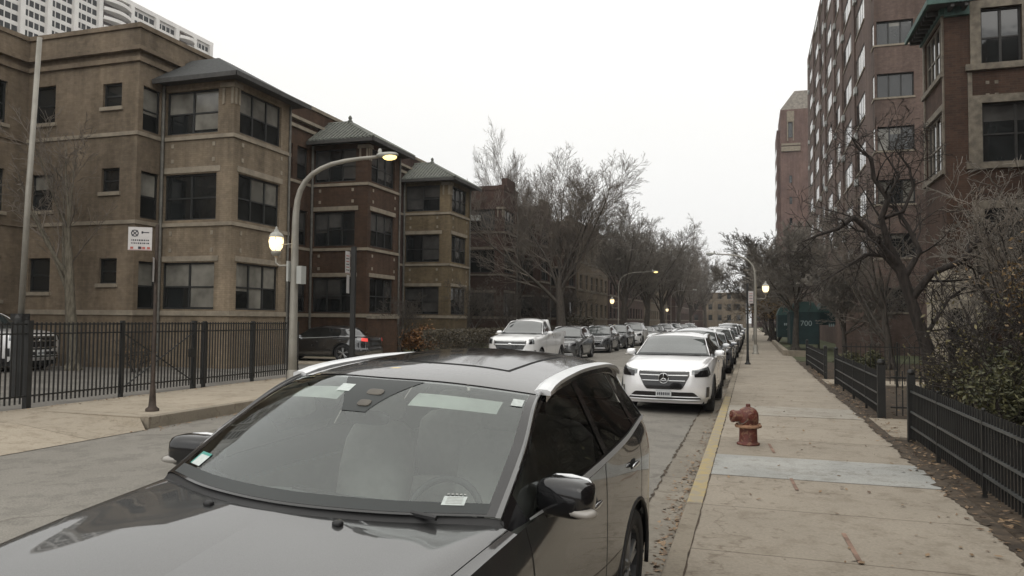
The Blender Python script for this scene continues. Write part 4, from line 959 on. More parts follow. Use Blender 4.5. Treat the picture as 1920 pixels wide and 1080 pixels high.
again(tB, 'bare tree just beyond the rounded dense one on the left kerb', (-10.6, 80, .1), 1.2, 1.38)
again(tB, 'fourth bare kerb tree on the left, reaching over the road', (-10.4, 95, .1), 3.3, 1.4)
again(tA, 'bare kerb tree on the left near the far parked cars', (-10.4, 115, .1), 4.1, 1.2)
again(tB, 'last distant bare tree on the left kerb', (-10.4, 140, .1), 5.0, 1.45)
again(tA, 'small looking bare tree at the street end, left of centre', (-9.6, 170, .1), .7, 1.5)
tC = tree('bare_tree', 'bare grey-twigged tree overhanging the green canopies on the right', 31, (2.6, 50, .1), 3.0, .2, dict(BROAD, rmin=.014), 5, group='bare trees on the right side', twig='twig_grey'); tC.scale = (1.08,)*3
again(tC, 'bare tree left of the high-rise base, second from the near one', (1.7, 72, .1), 2., 1.25)
again(tC, 'distant bare tree on the right behind the lamp post', (1.8, 100, .1), 4., 1.1)
again(tC, 'farthest bare tree on the right side near the vanishing point', (1.9, 130, .1), 5.2, 1.1)
again(tC, 'bare tree in front of the low brick porch on the right', (3.9, 36, .1), 3.7, .62)
# slim tree in the lot at far left
SLIM = dict(n=[5, 6, 5, 4, 2], up=[0, .10, .06, .04, .02], wob=[.03, .07, .1, .12, .16], k=[6, 6, 5, 4], t0=[.35, .2, .15, .1], ang=[(14, 38), (20, 45), (25, 50), (25, 55)], len=[1.05, .5, .52, .55], rmin=.008, rk=.55)
tree('bare_tree', 'slim bare tree against the beige side wall at far left', 5, (-20.9, 19.0, .1), 4.8, .19, SLIM, 4, bark='pale_bark', twig='twig', lean=(.02, 0, 1), group='bare trees on the left kerb')
# sculptural dark tree on the right
t = thing('bare_tree', 'dark gnarled bare tree with crooked limbs in the right garden', 'tree', (3.35, 16.8, .1), group='bare trees on the right side')
GN = dict(n=[3, 5, 4, 3, 2], up=[0, .02, .0, .0, 0], wob=[.1, .22, .28, .3, .3], k=[4, 5, 5, 4], t0=[.3, .25, .2, .1], ang=[(30, 65), (30, 65), (30, 65), (30, 60)], len=[.42, .5, .5, .5], rmin=.006, rk=.5)
T = Tree(77)
def px(u, v, y=16.8):   # photograph-derived limb knee, given as x and height in the plane of the tree
    return Vector((3.29+(u-1735)/1735*15.0*.0+(u-1735)*.00989, y, 1.35+(655-v)*.0107))
limbs = [([(1755, 770), (1738, 650), (1712, 570), (1690, 500)], [.17, .15, .13, .12], 0),
 ([(1690, 500), (1668, 455), (1655, 410), (1668, 375), (1640, 335), (1635, 300), (1610, 280), (1598, 262)], [.10, .085, .07, .065, .055, .045, .03, .02], -.5),
 ([(1692, 502), (1660, 470), (1625, 430), (1600, 410), (1570, 432), (1530, 445), (1500, 458)], [.09, .08, .07, .06, .045, .03, .02], -.9),
 ([(1700, 525), (1660, 480), (1625, 478), (1590, 500), (1540, 530)], [.06, .05, .04, .03, .015], -.3),
 ([(1700, 520), (1730, 470), (1710, 420), (1690, 385), (1665, 370)], [.08, .06, .05, .04, .03], .5),
 ([(1712, 560), (1745, 515), (1790, 495), (1820, 460), (1835, 440)], [.09, .08, .06, .045, .03], -.7),
 ([(1655, 410), (1700, 395), (1720, 350), (1715, 310), (1690, 270), (1700, 240)], [.05, .045, .035, .03, .02, .012], .4),
 ([(1730, 640), (1760, 600), (1790, 560), (1850, 520)], [.06, .05, .04, .02], .8),
 ([(1668, 375), (1690, 330), (1665, 290), (1650, 255)], [.04, .03, .02, .012], -.2)]
for pts, rr, dy in limbs:
    n = len(pts); ps = []
    for i, (u, v) in enumerate(pts): ps.append((px(u, v, 16.8+dy*(i/(n-1) if dy else 0)), rr[i]))
    for i in range(n-1): T.seg.append((ps[i][0], ps[i+1][0], ps[i][1], ps[i+1][1], 0 if rr[0] > .06 or dy == 0 else 1))
    if dy: T.kids(ps, Vector((0, 0, 1)), 2.6, 1, 4, dict(GN, k=[9, 9, 5, 4]), .15)
T.seg = [(a, b_, r0*.82, r1*.82, lv) for a, b_, r0, r1, lv in T.seg]
T.build(t, 1, 'dark_bark', 'dark_bark')
# small twiggy trees and shrubs at right
TW = dict(n=[3, 5, 4, 3, 2], up=[0, .08, .05, .03, 0], wob=[.08, .14, .18, .2, .25], k=[8, 6, 6, 5], t0=[.2, .2, .15, .1], ang=[(15, 50), (25, 60), (30, 60), (30, 60)], len=[1.5, .52, .5, .5], rmin=.005, rk=.5)
tree('bare_tree', 'twiggy small bare tree before the brick building at the right edge', 41, (4.3, 14.2, .1), 1.4, .08, TW, 4, 'dark_bark', 'twig', group='bare trees on the right side', scale=(1.15, 1.15, 1.25))
tree('bare_tree', 'thin purple-grey twiggy tree between the stone porch and fence', 43, (4.9, 21.5, .1), 1.5, .08, TW, 4, 'bark', 'twig_grey', group='bare trees on the right side', scale=(1.1, 1.1, 1.2))
tree('bare_tree', 'twiggy bare tree in front of the high-rise corner', 44, (5.0, 31.5, .1), 2.2, .12, TW, 4, 'bark', 'twig', group='bare trees on the right side', scale=(1.3, 1.3, 1.4))
tW = tree('bare_tree', 'fine-twigged tree veiling the lower brick wall behind the near bushes', 48, (5.0, 17.5, .1), 1.6, .07, TW, 4, 'bark', 'twig_grey', group='bare trees on the right side', scale=(1.35, 1.35, 1.4))
again(tW, 'fine-twigged tree at the right picture edge above the low fence', (5.3, 13.2, .1), 2.1, 1.15)
tG = tree('ornamental_tree', 'small reddish twiggy tree in the garden beside the tan flats', 45, (-14.6, 38, .1), 1.5, .09, TW, 4, 'bark', 'bark', group='small garden trees on the left', scale=(1.3, 1.3, 1.35))
for lb, x, y, rz, sc in (('small twiggy tree before the dark red flats window', -15.4, 31.5, 1, 1.0), ('small twiggy tree before the first brown flats', -14.4, 45, 2.2, 1.3), ('twiggy garden tree between the grey and dark cars', -14.2, 53, 3.4, 1.5), ('distant small garden tree on the left lawn', -14.6, 62, 4.6, 1.6)):
    again(tG, lb, (x, y, .1), rz, sc)
def leafy(name, label, seed, loc, Pm, trunk, r, n, mat, size, ext, twigm='dark_bark', maxlv=3, scale=(1, 1, 1), group='garden shrubs', drop=0.):
    t = thing(name, label, 'shrub', loc, group=group, local=True); T = Tree(seed); rr = random.Random(seed)
    for k in range(5):
        a = rr.random()*6.28; T.branch((math.cos(a)*.15, math.sin(a)*.15, 0), (math.cos(a)*.5, math.sin(a)*.5, 1), trunk, r, 0, maxlv, Pm)
    T.build(t, 0, twigm, twigm)
    ends = [x for x in T.seg if x[4] >= maxlv-1 and x[1].z > drop]
    vs = []; fs = []
    for i in range(n):
        p, q, _, _, _ = ends[rr.randrange(len(ends))]; c = p.lerp(q, rr.random()*1.1)+Vector((rr.gauss(0, ext), rr.gauss(0, ext), rr.gauss(0, ext)-.02))
        u = Vector((rr.gauss(0, 1), rr.gauss(0, 1), rr.gauss(-.3, .7))).normalized(); v = u.orthogonal().normalized(); v = Matrix.Rotation(rr.random()*6.28, 3, u) @ v
        s = size*rr.uniform(.6, 1.3); k = len(vs); mid = c+u*s*.5
        vs += [c, mid+v*s*.2, c+u*s, mid-v*s*.2]; fs.append((k, k+1, k+2, k+3))
    b = MB(); b.v = vs; b.f = fs; b.m = [0]*len(fs); b.build('foliage', mat, t); t.scale = scale; return t
TWS = dict(n=[3, 4, 3, 2], up=[.05, .06, .03, 0], wob=[.12, .18, .2, .25], k=[8, 7, 6], t0=[.15, .15, .1], ang=[(20, 60), (25, 60), (25, 60)], len=[.9, .6, .55], rmin=.004, rk=.55)
SH = dict(n=[3, 4, 3, 2], up=[.05, .03, 0, 0], wob=[.12, .2, .25, .3], k=[5, 5, 4], t0=[.2, .2, .15], ang=[(25, 60), (30, 65), (30, 65)], len=[.75, .6, .5], rmin=.004, rk=.55)
leafy('shrub', 'green rhododendron-like bush spilling over the near low fence', 51, (3.25, 10.4, .1), SH, .85, .03, 7500, 'green_leaf', .06, .09, drop=.1, scale=(1.1, 1.5, 1.15))
leafy('shrub', 'brownish leafy bush at the right picture edge behind the near fence', 52, (3.35, 7.6, .1), SH, .62, .03, 4200, 'brown_leaf', .055, .10, drop=.1, scale=(1, 1.2, 1.0))
leafy('shrub', 'olive leafy tall bush in front of the brick wall at the right edge', 53, (4.0, 12.2, .1), TWS, 1.35, .03, 1500, 'olive_leaf', .06, .10, drop=.6, scale=(1.1, 1.1, 1.3))
leafy('shrub', 'green bush beside the near garden path fence', 54, (3.7, 13.9, .1), TWS, .9, .03, 3800, 'olive_leaf', .065, .07, drop=.1, scale=(1, 1, 1))
leafy('shrub', 'dark green bush at the foot of the stone porch', 55, (4.9, 19.5, .1), SH, .75, .04, 4000, 'green_leaf', .08, .1, drop=.1, scale=(1.2, 1.2, 1.2))
leafy('shrub', 'sparse orange-brown leafed shrub above the near bushes', 56, (4.2, 11.2, .1), dict(SH, up=[.12, .05, 0, 0]), 1.7, .03, 1300, 'brown_leaf', .06, .10, drop=1.5, scale=(1, 1, 1.25))
leafy('shrub', 'low green shrub by the far low fence', 57, (3.6, 28.5, .1), SH, .6, .03, 2500, 'green_leaf', .1, .07)
leafy('shrub', 'orange leafed shrub before the tan flats on the left', 58, (-15.2, 32.3, .1), SH, .85, .04, 3600, 'orange_leaf', .13, .12, drop=.5, scale=(1.3, 1.6, 1.1))
leafy('shrub', 'dark green shrub behind the black sedan', 59, (-16.2, 30.3, .1), SH, .8, .04, 3000, 'green_leaf', .12, .1, drop=.2, scale=(1, 1, 1.05))
leafy('shrub', 'tall dark evergreen bush beyond the grey parked car', 60, (-11.6, 52, .1), SH, 1.1, .05, 5000, 'hedge_leaf', .16, .14, drop=.1, scale=(1.5, 1.6, 1.2))
leafy('shrub', 'reddish twiggy shrub at the base of the beige flats corner', 61, (-18.5, 19.2, .1), SH, .7, .02, 500, 'brown_leaf', .07, .1, scale=(1, 1, 1.1))
leafy('small_tree', 'brown leaved small tree overhanging the green canopies', 62, (1.9, 68, .1), dict(SH, up=[.2, .06, 0, 0]), 2.6, .09, 2600, 'brown_leaf', .2, .3, drop=2.4, scale=(1.1, 1.1, 1))
# bare twiggy hedge along the left front gardens
def twiggy_hedge(name, label, x, y0, y1, h, n, seed, mat='hedge_leaf', w_=.45):
    t = thing(name, label, 'hedge', (x, (y0+y1)/2, .12), group='hedges along the left sidewalk'); r = random.Random(seed); b = MB()
    for k in range(int((y1-y0)*14)):
        y = r.uniform(y0, y1); xx = x+r.gauss(0, w_*.4); b.bar((xx, y, .1), (xx+r.gauss(0, .15), y+r.gauss(0, .15), h*r.uniform(.6, 1.05)), .008, .004, 3, 0, False)
    b.build('stem', 'bark', t); vs = []; fs = []
    for k in range(n):
        c = Vector((x+r.gauss(0, w_*.5), r.uniform(y0, y1), .12+h*(1-abs(r.gauss(0, .35))**1.2))); 
        if c.z < .1: c.z = .2
        u = Vector((r.gauss(0, 1), r.gauss(0, 1), r.gauss(0, 1))).normalized(); v = u.orthogonal(); s = .09*r.uniform(.5, 1.3); i = len(vs)
        vs += [c, c+u*s*.5+v*s*.3, c+u*s, c+u*s*.5-v*s*.3]; fs.append((i, i+1, i+2, i+3))
    m_ = MB(); m_.v = vs; m_.f = fs; m_.m = [0]*len(fs); m_.build('foliage', mat, t); return t
twiggy_hedge('hedge', 'low brown twiggy hedge behind the white pickup', -13.4, 30, 47, 1.25, 9000, 1)
twiggy_hedge('hedge', 'brownish hedge farther along the left sidewalk past the grey car', -13.4, 48, 75, 1.3, 8000, 2)
twiggy_hedge('hedge', 'dense hedge strip at the foot of the dark red flats', -16.2, 35, 46, 1.1, 5000, 3, 'hedge_leaf')
# brick gate pillar with limestone cap in the front garden
t = thing('brick_pillar', 'low red brick wall pier with pale cap before the dark red flats', 'pillar', (-15, 29, .1))
b = MB(); b.box(-15.3, -14.9, 28.3, 30.2, .1, 1.85); b.build('pier', 'red_brick', t); b = MB(); b.box(-15.36, -14.84, 28.24, 30.26, 1.85, 1.97); b.build('cap', 'old_stone', t)
# ------------------------------------------------------------------ cars
def cr(Pn, u, m0=False, m1=False):
    """Catmull-Rom along axis 0"""
    n = len(Pn); i = min(max(int(math.floor(u)), 0), n-2); t = u-i
    f_ = np.array([-1., 1, 1]); p0 = Pn[i-1] if i > 0 else (Pn[1]*f_ if m0 else 2*Pn[0]-Pn[1]); p1 = Pn[i]; p2 = Pn[i+1]; p3 = Pn[i+2] if i+2 < n else (Pn[-2]*f_ if m1 else 2*Pn[-1]-Pn[-2])
    return .5*((2*p1)+(-p0+p2)*t+(2*p0-5*p1+4*p2-p3)*t*t+(-p0+3*p1-3*p2+p3)*t**3)
class Surf:
    def __init__(s, net, mu=False, mv=False): s.n = np.array(net, float); s.mu, s.mv = mu, mv
    def __call__(s, u, v): return cr(cr(s.n, u, s.mu, s.mu), v, False, s.mv)
    def nrm(s, u, v):
        U, V = s.n.shape[0]-1, s.n.shape[1]-1; e = .02
        u = min(max(u, e), U-e); v = min(max(v, e), V-e)
        a = s(u+e, v)-s(u-e, v); b = s(u, v+e)-s(u, v-e); n = np.cross(a, b); L = np.linalg.norm(n)
        return n/L if L > 1e-12 else np.array([0, 0, 1.])
class Car:
    """local x across, local y = distance back from the bumper minus half the length, z up"""
    def __init__(s, L, dmap=None, zmap=None, wx=1., res=1, gmap=None, gx=1.):
        s.L, s.res, s.wx, s.gx = L, res, wx, gx
        s.dm = dmap or ([0, 9], [0, 9]); s.zm = zmap or ([0, 3], [0, 3]); s.gm = gmap or s.dm
        xb = ([0, .9, 1.5, 1.95, 2.4, 2.9, 3.45, 3.95, 4.2, 4.45, 4.64], [.80, .865, .885, .905, .912, .915, .908, .885, .86, .80, .7])
        zb = ([0, .3, .9, 1.5, 1.95, 2.4, 2.9, 3.45, 3.95, 4.2, 4.64], [.88, .925, 1.01, 1.07, 1.09, 1.10, 1.12, 1.155, 1.21, 1.22, 1.12])
        out = [(0, 0), (.33, .012), (.6, .055), (.78, .155), (.885, .35), (.93, .62), (.945, 1.25), (.945, 1.9), (.94, 2.6), (.945, 3.3), (.945, 3.95), (.905, 4.32), (.74, 4.55), (.38, 4.63), (0, 4.64)]
        zt = [.885, .888, .90, .925, .955, .985, 1.045, 1.09, 1.11, 1.15, 1.21, 1.2, 1.14, 1.12, 1.12]
        net = []
        for k, (x, d) in enumerate(out):
            fr = max(0, 1-d/.7); re = max(0, 1-(4.64-d)/.6); sd = 1-max(fr, re)
            col = []
            for z, io, i_s, ir in ((.22, .13, .075, .10), (.34, .035, .03, .01), (.50, .0, .004, -.02), (.70, .012, 0, .03), (None, .045, .012, .045), (1, .13, .045, .07)):
                zz = .70+(zt[k]-.70)*.62 if z is None else (zt[k] if z == 1 else z)
                ins = fr*io+re*ir; 
                px_ = x-(i_s*sd if x > .3 else 0)-(ins*.4 if x > .7 else 0)
                if z == 1 and sd > .3: px_ = float(np.interp(d, *xb))
                dd = d+fr*ins-re*ins
                col.append((px_, dd, zz))
            net.append(col)
        s.shell = Surf(net, True, False)
        G = [[(.855, 1.52, 1.07), (.825, 1.52, 1.10), (.79, 1.51, 1.125), (.42, 1.33, 1.135), (0, 1.25, 1.14)],
             [(.905, 1.95, 1.09), (.785, 1.90, 1.335), (.755, 1.88, 1.35), (.37, 1.70, 1.375), (0, 1.63, 1.385)],
             [(.912, 2.40, 1.10), (.715, 2.31, 1.535), (.69, 2.29, 1.555), (.34, 2.10, 1.605), (0, 2.03, 1.615)],
             [(.915, 2.9, 1.12), (.69, 2.9, 1.59), (.655, 2.9, 1.622), (.34, 2.82, 1.685), (0, 2.78, 1.70)],
             [(.908, 3.45, 1.155), (.68, 3.45, 1.595), (.64, 3.5, 1.632), (.33, 3.5, 1.70), (0, 3.5, 1.715)],
             [(.885, 3.95, 1.21), (.665, 3.98, 1.555), (.62, 4.0, 1.61), (.33, 4.05, 1.668), (0, 4.05, 1.68)],
             [(.86, 4.2, 1.22), (.735, 4.2, 1.40), (.60, 4.28, 1.55), (.34, 4.32, 1.60), (0, 4.35, 1.61)],
             [(.80, 4.45, 1.17), (.755, 4.46, 1.22), (.64, 4.52, 1.24), (.36, 4.57, 1.24), (0, 4.6, 1.24)]]
        s.gh = Surf(G, False, True)
    def W(s, p, g=False):
        x, d, z = p; dm = s.gm if g else s.dm
        if g: x *= 1-(1-s.gx)*min(1, max(0, (z-1.05)/.32))
        d = float(np.interp(d, *dm)) if not (d < 0) else d
        return (x*s.wx, d-s.L/2, float(np.interp(z, *s.zm)))
    def zone(s, b, S, u0, u1, v0, v1, nu, nv, off=0., sides=(1, -1), mi=0, g=None, cut=None, vf=None):
        g = (S is s.gh) if g is None else g
        for sg in sides:
            P_ = []
            for i in range(nu+1):
                for j in range(nv+1):
                    u = u0+(u1-u0)*i/nu; v = v0+(v1-v0)*j/nv
                    if vf: a_, c_ = vf(i/nu); v = a_+(c_-a_)*j/nv
                    p = S(u, v)
                    if off:
                        n = S.nrm(u, v); c = np.array([0, 2.6, .8]); 
                        if np.dot(n, p-c) < 0: n = -n
                        p = p+n*off
                    q = list(s.W(p, g)); q[0] = max(q[0], 0)*sg if v < S.n.shape[1]-1.001 or S is not s.gh else 0.; P_.append(q)
            fs = [(i*(nv+1)+j, (i+1)*(nv+1)+j, (i+1)*(nv+1)+j+1, i*(nv+1)+j+1) for i in range(nu) for j in range(nv)]
            if fs:   # turn every panel outward
                f = fs[len(fs)//2]; a_, b2, c2 = (np.array(P_[k]) for k in (f[0], f[1], f[2])); nn = np.cross(b2-a_, c2-a_)
                if np.dot(nn, a_-np.array([0, 0, .75])) < 0: fs = [f_[::-1] for f_ in fs]
            if cut:
                keep = []; ins = [any((q[1]-cy)**2+(q[2]-cz)**2 < rr*rr for cy, cz, rr in cut) for q in P_]
                for f in fs:
                    if all(ins[k] for k in f): continue
                    keep.append(f)
                used = {k for f in keep for k in f}
                for k in used:
                    if ins[k]:
                        for cy, cz, rr in cut:
                            dy, dz = P_[k][1]-cy, P_[k][2]-cz; L = math.hypot(dy, dz)
                            if L < rr: P_[k][1] = cy+dy/L*rr; P_[k][2] = cz+dz/L*rr
                fs = keep
            b.add(P_, fs, mi)
        return b
    def coons(s, s0, s1, n, m_, which='hood', mi=0, b=None, hood_h=.0, sides=(1, -1)):
        """hood surface: s across 0..1, t front..cowl"""
        top = lambda u: s.shell(u, 5)
        uc = 3.2
        def front(t): return top(t*uc)
        def side(t): return top(uc+(6.45-uc)*t)
        cw = [np.array(p) for p in ((0, 1.22, 1.115), (.40, 1.30, 1.11), (.78, 1.475, 1.10), (.885, 1.52, 1.072))]
        def cowl(t): return cr(np.array(cw), t*3, True)
        def mid(t): a = front(0); c = cowl(0); p = a+(c-a)*t; p[2] += .045*math.sin(math.pi*min(1, t*1.0))*(1-t*.5); return p
        c00, c10, c01, c11 = front(0), front(1), cowl(0), cowl(1)
        b = b or MB()
        for sg in sides:
            P_ = []
            for i in range(n+1):
                a = s0+(s1-s0)*i/n
                for j in range(m_+1):
                    t = j/m_
                    p = (1-t)*front(a)+t*cowl(a)+(1-a)*mid(t)+a*side(t)-((1-a)*(1-t)*c00+a*(1-t)*c10+(1-a)*t*c01+a*t*c11)
                    p = p.copy(); p[2] += .022*math.sin(math.pi*a)*math.sin(math.pi*t)+.012*math.exp(-((a-.66)/.09)**2)*math.sin(math.pi*t)+hood_h*math.sin(math.pi*min(1, a+.35))*.0
                    q = list(s.W(p)); q[0] = max(q[0], 0)*sg
                    P_.append(q)
            fs = [(i*(m_+1)+j, (i+1)*(m_+1)+j, (i+1)*(m_+1)+j+1, i*(m_+1)+j+1) for i in range(n) for j in range(m_)]
            b.add(P_, fs if sg > 0 else [f[::-1] for f in fs], mi)
        return b
def wheel(b_t, b_r, x, y, r, sg, w_=.22, spokes=5):
    x0 = x-w_/2; x1 = x+w_/2
    b_t.lathe([(r*.66, -w_/2), (r*.93, -w_/2), (r*.985, -w_/2+.02), (r, -w_*.3), (r, w_*.3), (r*.985, w_/2-.02), (r*.93, w_/2), (r*.70, w_/2-.005), (r*.66, w_/2-.03)], (x, y, r), 28, 'x')
    o = x+sg*(w_/2-.03)
    b_r.lathe([(r*.70, sg*(w_/2-.008)), (r*.64, sg*(w_/2-.02)), (r*.62, sg*(w_/2-.09)), (0, sg*(w_/2-.10))], (x, y, r), 24, 'x')
    b_r.lathe([(r*.16, o-x-sg*.03), (r*.15, o-x), (0, o-x+sg*.003)], (x, y, r), 12, 'x', 1)
    for k in range(spokes):
        for da in (-.16, .16):
            a = 2*math.pi*k/spokes+.3; p = (o-sg*.012, y+math.cos(a+da*.4)*r*.1, r+math.sin(a+da*.4)*r*.1); q = (o-sg*.012, y+math.cos(a+da)*r*.66, r+math.sin(a+da)*r*.66)
            b_r.bar(p, q, .022, .018, 5, 1)
def make_car(name, label, L, paint_mat='car_paint', res=1., hero=False, dmap=None, zmap=None, gmap=None, wx=1., wheels=(.90, 3.68), r=.36, style='suv', group=None, emblem='bar', glass='car_glass', side_glass='car_glass_side', rails=True, lit_tail=False):
    t = thing(name, label, 'car' if style != 'pickup' else 'pickup truck', local=True, group=group)
    c = Car(L, dmap, zmap, wx, res, gmap, 1. if hero else .915); q = lambda n: max(2, int(n*res))
    wy = [float(np.interp(w_, *c.dm))-L/2 for w_ in wheels]; ar = r+.055
    cut = [(y, r, ar) for y in wy]
    b = MB(); c.zone(b, c.shell, 0, 14, 0, 5, q(110), q(24), cut=cut)
    body = b.build('body', paint_mat, t, True)
    for sg in (1, -1):
        b = MB(); c.zone(b, c.shell, 3.9, 11.2, -.02, .72, q(80), 4, .006, cut=[(y, r, ar+.0) for y in wy], sides=(sg,))
        for y in wy:   # arch lips
            pts = []
            for k in range(17):
                a = R(-12+204*k/16); pts.append((sg*(.945*wx-.005), y+math.cos(a)*(ar+.008), r+math.sin(a)*(ar+.008)))
            b.tube([p for p in pts if p[2] > .2], .016, 5)
        b.build('lower_cladding', 'black_plastic', t, True)
    b = MB(); c.coons(0, .845, q(16), q(18), b=b); hood = b.build('hood', paint_mat, t, True)
    for sg in (1, -1): b = MB(); c.coons(.86, 1.0, q(3), q(18), b=b, sides=(sg,)); b.build('fender_top', paint_mat, t, True)
    b = MB(); b.box(-.78*wx, .78*wx, -L/2+.25, L/2-.25, .2, .62)
    for y in wy: b.box(-.72*wx, .72*wx, y-ar-.05, y+ar+.05, .25, .80)
    c.coons(.80, .9, 3, q(12), b=MB()); b.build('underbody', 'underbody', t)
    g = MB(); c.coons(.84, .865, 2, q(18), b=g); g.v = [(x, y, z-.012) for x, y, z in g.v]; g.build('hood_gap', 'underbody', t)
    # roof and pillars
    re_ = 7 if style != 'pickup' else 7
    b = MB(); c.zone(b, c.gh, 2.04, 6, 2, 4, q(40), q(12)); roof = b.build('roof', paint_mat, t, True)
    b = MB(); c.zone(b, c.gh, 0, 7, 1, 2, q(60), 4); c.zone(b, c.gh, 6, 6.12, 2, 4, 2, q(10)); c.zone(b, c.gh, 5.72, 7, .0, 1, q(14), 5); c.zone(b, c.gh, 6.9, 7, 1.9, 4, 2, q(10)); b.build('pillars', paint_mat, t, True)
    b = MB(); c.zone(b, c.gh, .0, 5.74, .94, 1.02, q(60), 2, .003); c.zone(b, c.gh, .0, 5.74, -.02, .07, q(50), 2, .003)
    for u in ((0, .38), (2.98, 3.14), (4.55, 4.72), (5.6, 5.76)): c.zone(b, c.gh, u[0], u[1], .0, 1, 2, 8, .003)
    c.zone(b, c.gh, 1.985, 2.045, 2, 4, 2, q(16), -.004); c.zone(b, c.gh, 0, 2, 1.92, 2.10, q(20), 2, .0015); c.zone(b, c.gh, 0, .05, 2, 4, 2, q(14), .001)
    b.build('window_trim', 'gloss_black', t, True)
    b = MB(); c.zone(b, c.gh, .03, .17, 2.08, 4, 3, q(14), .002, vf=None); b.build('glass_band', 'sensor', t, True)
    # cowl panel
    b = MB(); cw = [((.0, 1.22, 1.10), (.0, 1.26, 1.135)), ((.40, 1.30, 1.095), (.40, 1.34, 1.13)), ((.78, 1.475, 1.085), (.79, 1.515, 1.118)), ((.875, 1.52, 1.06), (.84, 1.53, 1.085))]
    A = np.array([x[0] for x in cw]); B_ = np.array([x[1] for x in cw]); n = q(14)
    for sg in (1, -1):
        vs = []
        for i in range(n+1):
            for S_ in (A, B_): p = c.W(cr(S_, 3*i/n, True)); vs.append((p[0]*sg, p[1], p[2]))
        b.add(vs, [(2*i, 2*i+2, 2*i+3, 2*i+1) for i in range(n)])
    b.build('cowl', 'black_plastic', t, True)
    b = MB(); c.zone(b, c.gh, .03, 1.99, 2.08, 4, q(28), q(18)); ws = b.build('windshield', glass, t, True)
    if style != 'pickup': b = MB(); c.zone(b, c.gh, 6.12, 6.9, 2.1, 4, q(10), q(12)); b.build('rear_window', side_glass, t, True)
    for k, (a, e) in enumerate(((.36, 2.98), (3.14, 4.55), (4.72, 5.6))):
        for sg in (1, -1): b = MB(); c.zone(b, c.gh, a, e, .06, .95, q(26 if k == 0 else 14), 10, -.002, sides=(sg,)); b.build('side_window', side_glass, t, True)
    b = MB(); c.zone(b, c.gh, .4, 5.7, -.01, .05, q(50), 2, .012); b.build('chrome_strip', 'satin_silver', t, True)
    if rails:
        for sg in (1, -1):
            b = MB(); pts = []
            for k in range(21):
                u = 2.05+3.75*k/20; p = c.gh(u, 1.72); h = .006*min(1, min(k, 20-k)/1.3)
                w_ = c.W(p, True); pts.append((w_[0]*sg, w_[1], w_[2]+.004+h))
            vs = []; hw, hh = (.042, .014)
            for p in pts:
                for dx, dz in ((-hw, -hh), (-hw, hh*.4), (-hw*.5, hh), (hw*.5, hh), (hw, hh*.4), (hw, -hh)): vs.append((p[0]+dx, p[1], p[2]+dz))
            b.add(vs, [(i*6+j, i*6+(j+1) % 6, (i+1)*6+(j+1) % 6, (i+1)*6+j) for i in range(len(pts)-1) for j in range(6)]+[tuple(range(6))]); rl = b.build('roof_rail', 'satin_silver', t)
            b = MB(); vs = []
            for p in pts: vs += [(p[0]-.02, p[1], p[2]-.05), (p[0]+.02, p[1], p[2]-.05), (p[0]+.02, p[1], p[2]-.012), (p[0]-.02, p[1], p[2]-.012)]
            b.add(vs, [(i*4+j, i*4+(j+1) % 4, (i+1)*4+(j+1) % 4, (i+1)*4+j) for i in range(len(pts)-1) for j in range(4)]); b.build('rail_base', 'gloss_black', rl)
    # mirrors
    for sg in (1, -1):
        m0 = Vector(c.W((.985, 1.86, 1.155))); m0.x *= sg; rt = Matrix.Rotation(R(-12*sg), 3, 'Z')
        b = MB(); b.sup(m0, (.125, .075, .08) if hero else (.105, .06, .062), .55 if hero else .75, 20, rot=rt); b.bar((sg*.87*wx, m0.y+.0, m0.z-.085), (m0.x-sg*.05, m0.y, m0.z-.06), .03, .025, 8)
        mo = b.build('mirror', paint_mat if not hero else 'gloss_black', t, True)
        b = MB(); b.sup((m0.x+sg*.085, m0.y-.045, m0.z-.045), (.065, .05, .02), .8, 12, rot=rt); b.build('indicator', 'amber_lens', mo, True)
        b = MB(); b.sup((m0.x, m0.y+.078, m0.z), (.12, .012, .08), .6, 12, rot=rt); b.build('mirror_glass', 'chrome', mo, True)
    # wheels
    for y in wy:
        for sg in (1, -1):
            bt_, br = MB(), MB(); wheel(bt_, br, sg*(.945*wx-.125), y, r, sg, .22)
            ty = bt_.build('wheel', 'rubber', t, True); br.build('rim', ['black_plastic', 'alloy'], ty)
    # lights, grille, plate on the shell surface
    hl = (1.78, 4.2, 3.3, 4.9) if style != 'pickup' else (2.35, 3.5, 3.3, 4.9)
    for sg in (1, -1): b = MB(); c.zone(b, c.shell, *hl[:2], *hl[2:], q(12), 6, .007, sides=(sg,), vf=(lambda s_: (hl[2]+.45*(1-s_)**2+.25*s_**4, hl[3]-.18*(1-s_)-.1*s_**3)) if style != 'pickup' else None); h_ = b.build('headlight', 'lamp_lens', t, True); b = MB(); c.zone(b, c.shell, hl[0]+.25, hl[1]-.5, hl[2]+.05, hl[3]-.55, 6, 3, .012, sides=(sg,)); b.build('headlight_projector', 'gloss_black', h_, True)
    gw = 1.95 if style == 'pickup' else 1.62
    b = MB(); c.zone(b, c.shell, 0, gw, 2.1, 4.45, q(20), 10, .012, vf=lambda s_: (2.05+(max(0, s_-.62)/.38)**1.6*1.5, 4.45-.25*max(0, s_-.8)/.2)); gr = b.build('grille', 'gloss_black', t, True)
    b = MB()
    def xbar(u0, u1, v, rad, off=.022, n=12, mi=0):
        pts = []
        for k in range(-n, n+1):
            u = u0+(u1-u0)*abs(k)/n; p = c.shell(u, v); w_ = c.W(p); pts.append((math.copysign(w_[0], k) if k else 0, w_[1]-off, w_[2]))
        b.tube(pts, rad, 5)
    if style == 'pickup':
        for v in (2.3, 3.2, 4.2): xbar(0, 1.9, v, .03)
    else:
        xbar(.2, gw*.86, 2.85, .015); xbar(.2, gw*.97, 3.6, .017); xbar(0, gw*.97, 4.42, .008)
